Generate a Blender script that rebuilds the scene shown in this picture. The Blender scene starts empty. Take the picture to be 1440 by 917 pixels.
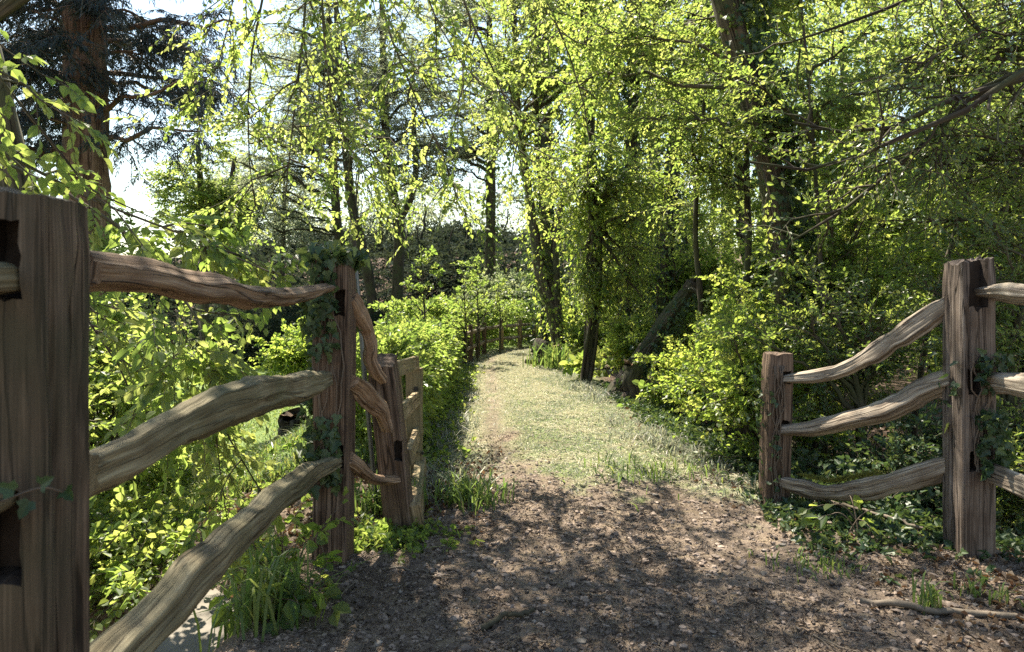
import bpy, math
import numpy as np
from mathutils import Vector

# ------------------------------------------------------------------ scene, camera, light
scene = bpy.context.scene
COL = scene.collection
F, CX, CY, EYE = 960.0, 740.0, 425.0, 1.16

cam_d = bpy.data.cameras.new("camera")
cam = bpy.data.objects.new("camera", cam_d)
COL.objects.link(cam)
cam.location = (0, 0, EYE)
cam.rotation_euler = (math.radians(90), 0, 0)
cam_d.sensor_width = 36
cam_d.lens = 24
cam_d.shift_x = -20 / 1440
cam_d.shift_y = -33.5 / 1440
cam_d.clip_start = 0.05
cam_d.clip_end = 2000
cam_d.dof.use_dof = True
cam_d.dof.focus_distance = 5.0
cam_d.dof.aperture_fstop = 5.6
scene.camera = cam

SUN_EL, SUN_AZ = math.radians(57), math.radians(35)        # azimuth: to the left of the view direction
S = Vector((-math.sin(SUN_AZ) * math.cos(SUN_EL), math.cos(SUN_AZ) * math.cos(SUN_EL), math.sin(SUN_EL)))
world = bpy.data.worlds.new("World")
scene.world = world
world.use_nodes = True
wn = world.node_tree.nodes
sky = wn.new("ShaderNodeTexSky")
sky.sky_type = 'NISHITA'
sky.sun_disc = False
sky.sun_elevation = SUN_EL
sky.sun_rotation = -SUN_AZ
sky.dust_density = .15
sky.air_density = 1.7
sky.ozone_density = 2.0
bg = wn["Background"]
bg.inputs[1].default_value = 0.065
hsv = wn.new("ShaderNodeHueSaturation")
hsv.inputs["Saturation"].default_value = .85
world.node_tree.links.new(sky.outputs[0], hsv.inputs["Color"])
world.node_tree.links.new(hsv.outputs[0], bg.inputs[0])
sun_d = bpy.data.lights.new("sun", 'SUN')
sun_d.energy = 5.0
sun_d.angle = math.radians(0.55)
sun_d.color = (1.0, 0.91, 0.74)
sun = bpy.data.objects.new("sun", sun_d)
sun.rotation_euler = S.to_track_quat('Z', 'Y').to_euler()
COL.objects.link(sun)
scene.view_settings.view_transform = 'Standard'
scene.view_settings.look = 'None'
scene.view_settings.exposure = 1.95
scene.view_settings.gamma = 1
scene.cycles.max_bounces = 10
scene.cycles.diffuse_bounces = 4
scene.cycles.glossy_bounces = 2
scene.cycles.transmission_bounces = 8
scene.cycles.use_denoising = False
scene.cycles.sample_clamp_indirect = 6


# ------------------------------------------------------------------ helpers
def P(px, py, d):
    return np.array([(px - CX) * d / F, d, EYE - (py - CY) * d / F])


def R(seed):
    return np.random.default_rng(seed)


def norm(a):
    return a / np.maximum(np.linalg.norm(a, axis=-1, keepdims=True), 1e-9)


def runit(r, n):
    return norm(r.normal(size=(n, 3)))


def _hash(ix, iy, seed):
    h = (ix * 374761393 + iy * 668265263 + seed * 1442695041) & 0xFFFFFFFF
    h = ((h ^ (h >> 13)) * 1274126177) & 0xFFFFFFFF
    return ((h ^ (h >> 16)) & 0xFFFF) / 65535.0


def vnoise(x, y, seed=0):
    x, y = np.asarray(x, float), np.asarray(y, float)
    ix, iy = np.floor(x).astype(np.int64), np.floor(y).astype(np.int64)
    fx, fy = x - ix, y - iy
    fx, fy = fx * fx * (3 - 2 * fx), fy * fy * (3 - 2 * fy)
    a, b = _hash(ix, iy, seed), _hash(ix + 1, iy, seed)
    c, d = _hash(ix, iy + 1, seed), _hash(ix + 1, iy + 1, seed)
    return (a + (b - a) * fx) * (1 - fy) + (c + (d - c) * fx) * fy


def fbm(x, y, seed=0, o=4):
    s, a, t = 0, 1.0, 0
    for k in range(o):
        s = s + a * vnoise(np.asarray(x) * 2 ** k, np.asarray(y) * 2 ** k, seed + k)
        t += a
        a *= 0.5
    return s / t


def sstep(a, b, x):
    t = np.clip((np.asarray(x, float) - a) / (b - a), 0, 1)
    return t * t * (3 - 2 * t)


class Buf:
    """collects triangles / quads and links them as one mesh object"""

    def __init__(self):
        self.v, self.f, self.n = [], [], 0

    def add(self, v, f, mat=0, rnd=None, uv=None, smooth=False):
        v = np.asarray(v, np.float32).reshape(-1, 3)
        f = np.asarray(f, np.int64)
        if len(f) == 0:
            return
        if rnd is None:
            rnd = np.full(len(f), 0.5)
        self.v.append(v)
        self.f.append((f + self.n, mat, np.broadcast_to(rnd, (len(f),)), uv, smooth))
        self.n += len(v)

    def build(self, name, mats, parent=None, attrs=None):
        v = np.concatenate(self.v)
        nf = sum(len(x[0]) for x in self.f)
        nl = sum(x[0].size for x in self.f)
        me = bpy.data.meshes.new(name)
        me.vertices.add(len(v))
        me.vertices.foreach_set("co", v.ravel())
        me.loops.add(nl)
        me.polygons.add(nf)
        li = np.concatenate([x[0].ravel() for x in self.f]).astype(np.int32)
        me.loops.foreach_set("vertex_index", li)
        sizes = np.concatenate([np.full(len(x[0]), x[0].shape[1]) for x in self.f])
        me.polygons.foreach_set("loop_start", np.concatenate([[0], np.cumsum(sizes)[:-1]]).astype(np.int32))
        me.polygons.foreach_set("material_index", np.concatenate([np.full(len(x[0]), x[1]) for x in self.f]).astype(np.int32))
        me.polygons.foreach_set("use_smooth", np.concatenate([np.full(len(x[0]), x[4]) for x in self.f]).astype(bool))
        a = me.attributes.new("rnd", 'FLOAT', 'FACE')
        a.data.foreach_set("value", np.concatenate([x[2] for x in self.f]).astype(np.float32))
        if any(x[3] is not None for x in self.f):
            uvl = me.uv_layers.new(name="UVMap")
            uvs = np.concatenate([(np.zeros((x[0].size, 2)) if x[3] is None else np.asarray(x[3]).reshape(-1, 2)) for x in self.f])
            uvl.data.foreach_set("uv", uvs.astype(np.float32).ravel())
        for k, val in (attrs or {}).items():
            a = me.attributes.new(k, 'FLOAT', 'POINT')
            a.data.foreach_set("value", np.asarray(val, np.float32))
        for m in mats:
            me.materials.append(m)
        me.update(calc_edges=True)
        me.validate()
        o = bpy.data.objects.new(name, me)
        COL.objects.link(o)
        if parent is not None:
            o.parent = parent
            o.matrix_parent_inverse = parent.matrix_basis.inverted()
        return o


def tag(o, label, cat, group=None, kind=None):
    o["label"] = label
    o["category"] = cat
    if group:
        o["group"] = group
    if kind:
        o["kind"] = kind
    return o


def thing(name, label, cat, loc, group=None):
    o = bpy.data.objects.new(name, None)
    o.empty_display_size = 0.2
    COL.objects.link(o)
    o.location = tuple(float(c) for c in loc)
    bpy.context.view_layer.update()
    return tag(o, label, cat, group)


def tubes(buf, pts, rad, sides=5, mat=0, lump=0.0, seed=1, uv=False, cap=True):
    """pts (N,K,3), rad (N,K)"""
    pts = np.asarray(pts, float)
    rad = np.asarray(rad, float)
    if pts.ndim == 2:
        pts, rad = pts[None], rad[None]
    N, K, _ = pts.shape
    tg = norm(np.gradient(pts, axis=1))
    mean = norm(tg.mean(axis=1))
    ref = np.where(np.abs(mean[:, 2:3]) < 0.8, np.array([[0, 0, 1.0]]), np.array([[0, 1.0, 0]]))
    u = norm(np.cross(tg, ref[:, None, :]))
    w = np.cross(tg, u)
    th = np.linspace(0, 2 * np.pi, sides, endpoint=False)
    r = rad[:, :, None] * np.ones(sides)
    if lump:
        r = r * (1 + lump * R(seed).normal(size=r.shape))
    v = pts[:, :, None, :] + r[..., None] * (u[:, :, None, :] * np.cos(th)[None, None, :, None] + w[:, :, None, :] * np.sin(th)[None, None, :, None])
    idx = np.arange(N * K * sides).reshape(N, K, sides)
    a, b = idx[:, :-1, :], idx[:, 1:, :]
    f = np.stack([a, np.roll(a, -1, 2), np.roll(b, -1, 2), b], -1).reshape(-1, 4)
    uvs = None
    if uv:
        ln = np.concatenate([np.zeros((N, 1)), np.cumsum(np.linalg.norm(np.diff(pts, axis=1), axis=2), axis=1)], 1)
        rm = rad.mean(axis=1)
        ua = np.broadcast_to(ln[:, :, None], (N, K, sides + 1))
        va = np.broadcast_to((np.arange(sides + 1) / sides * 2 * np.pi)[None, None] * rm[:, None, None], (N, K, sides + 1))
        uvv = np.stack([ua, va], -1)
        uvs = np.stack([uvv[:, :-1, :-1], uvv[:, :-1, 1:], uvv[:, 1:, 1:], uvv[:, 1:, :-1]], 3).reshape(-1, 2)
    buf.add(v.reshape(-1, 3), f, mat, uv=uvs, smooth=True)
    if cap and sides >= 5:
        base = buf.n - N * K * sides
        for e in (0, K - 1):
            for i in range(N):
                ring = idx[i, e] + base
                c = pts[i, e][None]
                k = buf.n
                buf.add(c, np.zeros((0, 3), int))
                buf.v.append(c.astype(np.float32))
                buf.n += 1
                fc = np.stack([ring, np.roll(ring, -1), np.full(sides, k)], -1)
                buf.f.append((fc, mat, np.full(sides, 0.5), np.zeros((sides * 3, 2)) if uv else None, False))


def resample(pl, k):
    pl = np.asarray(pl, float)
    s = np.concatenate([[0], np.cumsum(np.linalg.norm(np.diff(pl, axis=0), axis=1))])
    # Catmull style smoothing by dense cubic interpolation
    n = len(pl)
    t = np.linspace(0, s[-1], k)
    if n < 3:
        return np.stack([np.interp(t, s, pl[:, c]) for c in range(3)], 1)
    m = np.gradient(pl, s, axis=0)
    j = np.clip(np.searchsorted(s, t, 'right') - 1, 0, n - 2)
    h = (s[j + 1] - s[j])[:, None]
    x = ((t - s[j])[:, None]) / h
    return ((2 * x ** 3 - 3 * x ** 2 + 1) * pl[j] + (x ** 3 - 2 * x ** 2 + x) * h * m[j] + (-2 * x ** 3 + 3 * x ** 2) * pl[j + 1] + (x ** 3 - x ** 2) * h * m[j + 1])


SHAPES = {
    'beech': [(0, 0), (.30, .30), (.62, .27), (1, 0)],
    'oval': [(0, 0), (.35, .36), (.7, .30), (1, 0)],
    'ivy': [(0, 0), (-.10, .26), (.22, .52), (.40, .26), (.62, .27), (1, 0)],
    'holly': [(0, 0), (.28, .24), (.65, .22), (1, 0)],
    'needle': [(0, .03), (.3, .10), (.7, .09), (1, 0)],
}


def leaves(buf, p, ax, nr, size, shape='beech', mat=0, rnd=None, curl=0.12, fold=0.16, simple=False, r=None):
    n = len(p)
    if n == 0:
        return
    ax = norm(ax)
    sd = norm(np.cross(ax, nr))
    nr = np.cross(sd, ax)
    s = np.broadcast_to(np.asarray(size, float), (n,))[:, None]
    if rnd is None:
        rnd = (r or R(5)).random(n)
    mids = SHAPES[shape][1:-1]
    if simple:
        x1, w1 = mids[0]
        x2, w2 = mids[-1]
        xm, wm = (x1 + x2) / 2, max(w1, w2)
        v = np.stack([p, p + s * (ax * xm + sd * wm + nr * fold * wm * 1.5), p + s * (ax - nr * curl), p + s * (ax * xm - sd * wm + nr * fold * wm * 1.5)], 1)
        buf.add(v.reshape(-1, 3), np.arange(n * 4).reshape(n, 4), mat, rnd)
        return
    km = len(mids)
    rt = [p + s * (ax * x + sd * w + nr * (fold * w * 2.2 - curl * .8 * max(x, 0) ** 2)) for x, w in mids]
    lt = [p + s * (ax * x - sd * w + nr * (fold * w * 2.2 - curl * .8 * max(x, 0) ** 2)) for x, w in mids]
    v = np.stack([p] + rt + [p + s * (ax - nr * curl)] + lt[::-1], 1)
    m = 2 + 2 * km
    b = (np.arange(n) * m)[:, None]
    tip = km + 1
    f = np.concatenate([b + np.array([[0, tip] + list(range(km, 0, -1))]), b + np.array([[0] + list(range(m - 1, tip - 1, -1))])])
    buf.add(v.reshape(-1, 3), f, mat, np.concatenate([rnd, rnd]))


def sprays(buf, r, p, d, L, k, size, shape='beech', droop=.3, flat=.6, ang=55, leaf_mat=0, twig_mat=1, twig_r=.002, simple=False, hang=.2, tone=.25):
    """N twigs with k alternate leaves each"""
    n = len(p)
    if n == 0:
        return
    d = norm(d)
    L = np.broadcast_to(L, (n,))
    up = norm(np.array([[0, 0, 1.0]]) + (1 - flat) * 1.6 * r.normal(size=(n, 3)))
    side = norm(np.cross(d, up) + 1e-4)
    up = np.cross(side, d)
    g = np.array([[0, 0, -1.0]])

    def at(t):
        return p[:, None, :] + (d * L[:, None])[:, None, :] * t[..., None] + (g * (droop * L)[:, None])[:, None, :] * (t ** 2)[..., None]
    t = (np.arange(k)[None] + .35 + .6 * r.random((n, k))) / k
    sgn = np.where((np.arange(k)[None] + r.integers(0, 2, (n, 1))) % 2, 1.0, -1.0)
    pos = at(t)
    a = np.radians(ang) * (1.05 - .55 * t) * r.uniform(.7, 1.25, (n, k))
    ax = d[:, None] * np.cos(a)[..., None] + side[:, None] * (np.sin(a) * sgn)[..., None] + g[None] * (hang + droop * t)[..., None] + .22 * r.normal(size=(n, k, 3))
    nr = up[:, None] + .38 * r.normal(size=(n, k, 3)) + side[:, None] * (.2 * sgn)[..., None]
    sz = size * r.uniform(.6, 1.2, (n, k))
    tn = np.clip(r.random((n, 1)) * (1 - tone) + tone * r.random((n, k)), 0, 1)
    leaves(buf, pos.reshape(-1, 3), ax.reshape(-1, 3), nr.reshape(-1, 3), sz.ravel(), shape, leaf_mat, tn.ravel(), simple=simple)
    if twig_r:
        pp = at(np.broadcast_to(np.array([0, .5, 1.0])[None], (n, 3)))
        tubes(buf, pp, np.broadcast_to(np.array([[1.0, .8, .4]]) * twig_r, (n, 3)), 3, twig_mat, cap=False)


def bezier(p0, p1, p2, k):
    t = np.linspace(0, 1, k)[None, :, None]
    return (1 - t) ** 2 * p0[:, None] + 2 * t * (1 - t) * p1[:, None] + t ** 2 * p2[:, None]


def on_poly(poly, idx, t):
    """poly (N,K,3) - point and tangent at t of poly idx"""
    K = poly.shape[1]
    x = np.clip(t * (K - 1), 0, K - 1.001)
    j = x.astype(int)
    fx = (x - j)[:, None]
    a, b = poly[idx, j], poly[idx, j + 1]
    return a + (b - a) * fx, norm(b - a)


def branch_out(r, limbs, rl, n_sub, sub_len, n_twig, twig_len, t0=.3, spread=.9, flat=.5, sub_droop=.15, up=0.0):
    """subs on limbs and twigs on subs, all arrays"""
    N = len(limbs)
    i = np.repeat(np.arange(N), n_sub)
    t = t0 + (1 - t0) * r.random(len(i)) ** .8
    p, tg = on_poly(limbs, i, t)
    rv = r.normal(size=(len(i), 3)) * np.array([1, 1, flat])
    d = norm(tg + spread * rv + np.array([0, 0, up]))
    L = sub_len * r.uniform(.5, 1.25, len(i)) * (1.15 - .45 * t)
    s = np.linspace(0, 1, 5)
    subs = p[:, None] + d[:, None] * (L[:, None] * s)[..., None]
    subs = subs + np.array([0, 0, -1.0]) * ((sub_droop * L)[:, None] * s ** 2)[..., None]
    subs[:, 1:] += (L[:, None, None] * .035) * r.normal(size=(len(i), 4, 3))
    rs = np.minimum(rl[i] * .45, .004 + .011 * L)[:, None] * np.array([[1, .8, .6, .45, .25]])
    j = np.repeat(np.arange(len(subs)), n_twig)
    tt = .12 + .88 * r.random(len(j))
    pt, tgt = on_poly(subs, j, tt)
    rv = r.normal(size=(len(j), 3)) * np.array([1, 1, flat])
    dt = norm(tgt + .85 * rv + np.array([0, 0, up]))
    Lt = twig_len * r.uniform(.5, 1.3, len(j))
    return subs, rs, pt, dt, Lt


def woody(name, label, cat, trunk, tr, leaf, bark, limbs=None, tips=None, group=None, seed=1, slope=.6, tmin=.25, rlimb=.05,
          n_sub=10, sub_len=1.0, n_twig=7, twig_len=.4, k=8, size=.07, shape='beech', droop=.25, flat=.6, sflat=.5, sub_droop=.15,
          simple=False, hang=.2, t0=.3, up=0.0, arch=.5, trunk_sides=14, lump=.05, twig_r=.002, ivy=None, extra_stems=None, sub_sides=4,
          crown_name="crown", trunk_name="trunk", spread=.9, twig=None, sag=0.0, tone=.25, flare=.35):
    """a tree or shrub: trunk polyline (or None), limbs given or grown towards tips, sub-branches, leafy twigs"""
    r = R(seed)
    trunk = np.asarray(trunk, float)
    kt = max(10, int(len(trunk) * 7))
    tp = resample(trunk, kt)
    trad = np.interp(np.linspace(0, 1, kt), np.linspace(0, 1, len(tr)), tr)
    root = thing(name, label, cat, tp[0], group)
    wood = Buf()
    fl = np.exp(-np.arange(kt) / kt * 14) * flare
    tubes(wood, tp, trad * (1 + fl) * (1 + .03 * r.normal(size=kt)), trunk_sides, 0, lump, seed, uv=True)
    for st, sr in (extra_stems or []):
        sp = resample(st, 26)
        tubes(wood, sp, np.linspace(sr[0], sr[1], 26), 10, 0, lump, seed + 3, uv=True)
    LB = []
    if limbs is not None:
        LB.append(np.stack([resample(l, 9) for l in limbs]))
    if tips is not None:
        tips = np.asarray(tips, float)
        hd = np.linalg.norm(tips[:, None, :2] - tp[None, :, :2], axis=2)
        want = tips[:, None, 2] - slope * hd
        j = np.argmin(np.abs(tp[None, :, 2] - want) + (np.arange(kt)[None] < tmin * kt) * 100, axis=1)
        p0 = tp[j]
        mid = (p0 + tips) / 2 + np.stack([0 * hd[:, 0], 0 * hd[:, 0], arch * np.linalg.norm(tips - p0, axis=1) * .35], 1)
        mid += .08 * np.linalg.norm(tips - p0, axis=1)[:, None] * r.normal(size=mid.shape)
        lb = bezier(p0, mid, tips, 9)
        lb[:, 1:-1] += .02 * np.linalg.norm(tips - p0, axis=1)[:, None, None] * r.normal(size=(len(lb), 7, 3))
        LB.append(lb)
    lb = np.concatenate(LB)
    ln = np.linalg.norm(np.diff(lb, axis=1), axis=2).sum(1)
    rl = np.clip(rlimb * ln / max(ln.mean(), .01), rlimb * .4, rlimb * 1.7)
    tubes(wood, lb, rl[:, None] * np.linspace(1, .22, 9)[None], 6, 0, .05, seed + 1, uv=True, cap=False)
    subs, rs, pt, dt, Lt = branch_out(r, lb, rl, n_sub, sub_len, n_twig, twig_len, t0, spread, sflat, sub_droop, up)
    tubes(wood, subs, rs, sub_sides, 0, 0, seed, uv=False, cap=False)
    wood.build(trunk_name, [bark], root)
    cr = Buf()
    sprays(cr, r, pt, dt, Lt, k, size, shape, droop, flat, simple=simple, hang=hang, twig_r=twig_r, tone=tone)
    cr.build(crown_name, [leaf, twig or M['twig']], root)
    if ivy:
        ivy_on(root, tp, trad, seed + 9, **ivy)
    return root


def ivy_on(parent, tp, trad, seed, n=900, thick=.12, size=.06, t0=0.0, t1=1.0, side=None, name="ivy", mat='ivy', hang=.7, clump=.5, arc=2.2, simple=False):
    """ivy leaves standing off a stem; side = preferred direction (x,y)"""
    r = R(seed)
    t = r.uniform(t0, t1, n)
    pos, tg = on_poly(tp[None], np.zeros(n, int), t)
    rad = np.interp(t, np.linspace(0, 1, len(trad)), trad)
    if side is not None:
        a = math.atan2(side[1], side[0]) + r.normal(size=n) * arc / 2
    else:
        a = r.uniform(0, 2 * np.pi, n)
    lump = .35 + 1.3 * vnoise(t * 14 + seed, a * 1.3 + 5, seed)
    off = np.stack([np.cos(a), np.sin(a), 0 * a], 1)
    off = norm(off - tg * (off * tg).sum(1, keepdims=True))
    q = pos + off * (rad + thick * lump * r.random(n) ** .6)[:, None]
    b = Buf()
    nr = off + .55 * r.normal(size=(n, 3)) + np.array([0, 0, .5])
    ax = np.array([[0, 0, -hang]]) + .5 * off + .55 * r.normal(size=(n, 3))
    leaves(b, q, ax, nr, size * r.uniform(.55, 1.25, n), 'ivy', 0, r.random(n), simple=simple)
    # clinging stems
    ns = 9
    kk = 16
    ts = np.linspace(t0, t1, kk)[None] * np.ones((ns, 1))
    aa = (r.uniform(0, 6.28, (ns, 1)) if side is None else math.atan2(side[1], side[0]) + r.normal(size=(ns, 1)) * arc / 2) + np.cumsum(r.normal(size=(ns, kk)) * .18, 1)
    pp, _ = on_poly(tp[None], np.zeros(ns * kk, int), ts.ravel())
    rr = np.interp(ts.ravel(), np.linspace(0, 1, len(trad)), trad) + .006
    pp = pp + np.stack([np.cos(aa.ravel()), np.sin(aa.ravel()), 0 * rr], 1) * rr[:, None]
    tubes(b, pp.reshape(ns, kk, 3), np.full((ns, kk), .007) * np.linspace(1.3, .6, kk), 4, 1, cap=False)
    return b.build(name, [M[mat], M['twig']], parent)


def ell(r, n, c, rad, shell=.5, zmin=None):
    d = runit(r, n)
    p = np.array(c) + d * (shell + (1 - shell) * r.random((n, 1))) * np.array(rad)
    if zmin is not None:
        p[:, 2] = np.maximum(p[:, 2], zmin + .15 * r.random(n))
    return p


# ------------------------------------------------------------------ materials
M = {}


def mat(name):
    m = bpy.data.materials.new(name)
    m.use_nodes = True
    nt = m.node_tree
    return m, nt, nt.nodes["Principled BSDF"], nt.nodes["Material Output"]


def node(nt, t, **kw):
    n = nt.nodes.new(t)
    for k, v in kw.items():
        setattr(n, k, v)
    return n


def ramp(nt, stops, src=None):
    n = nt.nodes.new("ShaderNodeValToRGB")
    e = n.color_ramp.elements
    while len(e) > 1:
        e.remove(e[-1])
    e[0].position, e[0].color = stops[0][0], (*stops[0][1], 1)
    for p, c in stops[1:]:
        x = e.new(p)
        x.color = (*c, 1)
    if src is not None:
        nt.links.new(src, n.inputs[0])
    return n


def leaf_mat(name, cols, trans, tf=.5, rough=.46, spec=.38):
    m, nt, bs, out = mat(name)
    cols = [(a * 1.08, b * .95, min(1, c * 1.7)) if b > a else (a, b, c) for a, b, c in cols]
    trans = [(a * .87 + .01, b * .87, min(1, c * 1.7 + .01)) if b > a else (a, b, c) for a, b, c in trans]
    at = node(nt, "ShaderNodeAttribute", attribute_name="rnd")
    st = [(i / max(1, len(cols) - 1), c) for i, c in enumerate(cols)]
    cr = ramp(nt, st, at.outputs["Fac"])
    nt.links.new(cr.outputs[0], bs.inputs["Base Color"])
    bs.inputs["Roughness"].default_value = rough
    bs.inputs["Specular IOR Level"].default_value = spec
    st = [(i / max(1, len(trans) - 1), c) for i, c in enumerate(trans)]
    ct = ramp(nt, st, at.outputs["Fac"])
    tr = node(nt, "ShaderNodeBsdfTranslucent")
    nt.links.new(ct.outputs[0], tr.inputs[0])
    mx = node(nt, "ShaderNodeMixShader")
    mx.inputs[0].default_value = tf
    nt.links.new(bs.outputs[0], mx.inputs[1])
    nt.links.new(tr.outputs[0], mx.inputs[2])
    nt.links.new(mx.outputs[0], out.inputs[0])
    M[name] = m


leaf_mat('beech', [(.05, .10, .02), (.075, .135, .025), (.11, .16, .035)], [(.30, .46, .035), (.44, .57, .055), (.60, .64, .09)], .55)
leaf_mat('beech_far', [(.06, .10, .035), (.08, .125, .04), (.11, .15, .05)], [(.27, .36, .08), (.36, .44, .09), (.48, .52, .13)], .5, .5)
leaf_mat('far_hazy', [(.10, .13, .065), (.125, .155, .075), (.16, .185, .09)], [(.32, .40, .12), (.42, .50, .13), (.54, .58, .17)], .55, .75, .15)  # haze of distance put into the pale leaf colour
leaf_mat('mown', [(.12, .155, .055), (.20, .23, .095), (.33, .335, .18)], [(.20, .27, .08), (.28, .32, .12), (.38, .38, .20)], .42, .5)
leaf_mat('hazel', [(.045, .10, .018), (.07, .13, .02), (.11, .16, .03)], [(.28, .44, .03), (.42, .55, .05), (.58, .62, .07)], .56)
leaf_mat('hedge', [(.06, .12, .018), (.09, .15, .022), (.13, .17, .03)], [(.27, .44, .03), (.38, .53, .045), (.50, .57, .06)], .5, .42)
leaf_mat('holly', [(.026, .06, .02), (.042, .085, .026), (.08, .12, .03)], [(.24, .40, .03), (.40, .54, .04), (.62, .67, .07)], .5, .36, .5)
leaf_mat('ivy', [(.018, .045, .013), (.03, .065, .016), (.055, .095, .022)], [(.07, .14, .015), (.13, .22, .02), (.28, .34, .04)], .3, .46, .4)
leaf_mat('laurel', [(.010, .024, .011), (.017, .035, .014), (.03, .05, .018)], [(.03, .06, .012), (.05, .08, .015), (.09, .12, .02)], .25, .85, .08)  # dark leaf colour stands in for tree shade on the far slope
leaf_mat('scrub', [(.03, .07, .015), (.055, .105, .02), (.10, .14, .028)], [(.28, .44, .03), (.45, .60, .04), (.66, .70, .07)], .57, .42)
leaf_mat('conifer', [(.014, .03, .022), (.022, .045, .028), (.045, .06, .03)], [(.03, .06, .03), (.05, .08, .03), (.09, .11, .04)], .22, .5)
leaf_mat('grass', [(.05, .11, .018), (.085, .145, .025), (.16, .17, .05)], [(.18, .32, .025), (.28, .40, .04), (.40, .40, .09)], .42, .4)
leaf_mat('straw', [(.34, .315, .21), (.46, .43, .31), (.58, .55, .43)], [(.40, .36, .22), (.46, .42, .27), (.5, .47, .32)], .3, .6)
leaf_mat('deadleaf', [(.045, .030, .02), (.10, .068, .045), (.21, .165, .12)], [(.12, .05, .02), (.2, .1, .04), (.26, .16, .08)], .22, .55)
leaf_mat('chip', [(.045, .032, .024), (.12, .09, .07), (.29, .24, .20)], [(.05, .03, .02), (.08, .05, .03), (.1, .08, .06)], .12, .7)
leaf_mat('deadleaf_shaded', [(.03, .02, .016), (.055, .036, .03), (.09, .062, .055)], [(.05, .03, .02), (.06, .04, .03), (.08, .06, .05)], .15, .6)  # darker copy of deadleaf, shade of the far slope in its colour
leaf_mat('flower', [(.8, .25, .02), (.8, .3, .03)], [(.8, .3, .02), (.8, .3, .02)], .4)
leaf_mat('moss', [(.09, .10, .015), (.14, .14, .02), (.18, .17, .03)], [(.2, .22, .03), (.26, .26, .04), (.3, .3, .05)], .3, .7)


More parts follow.
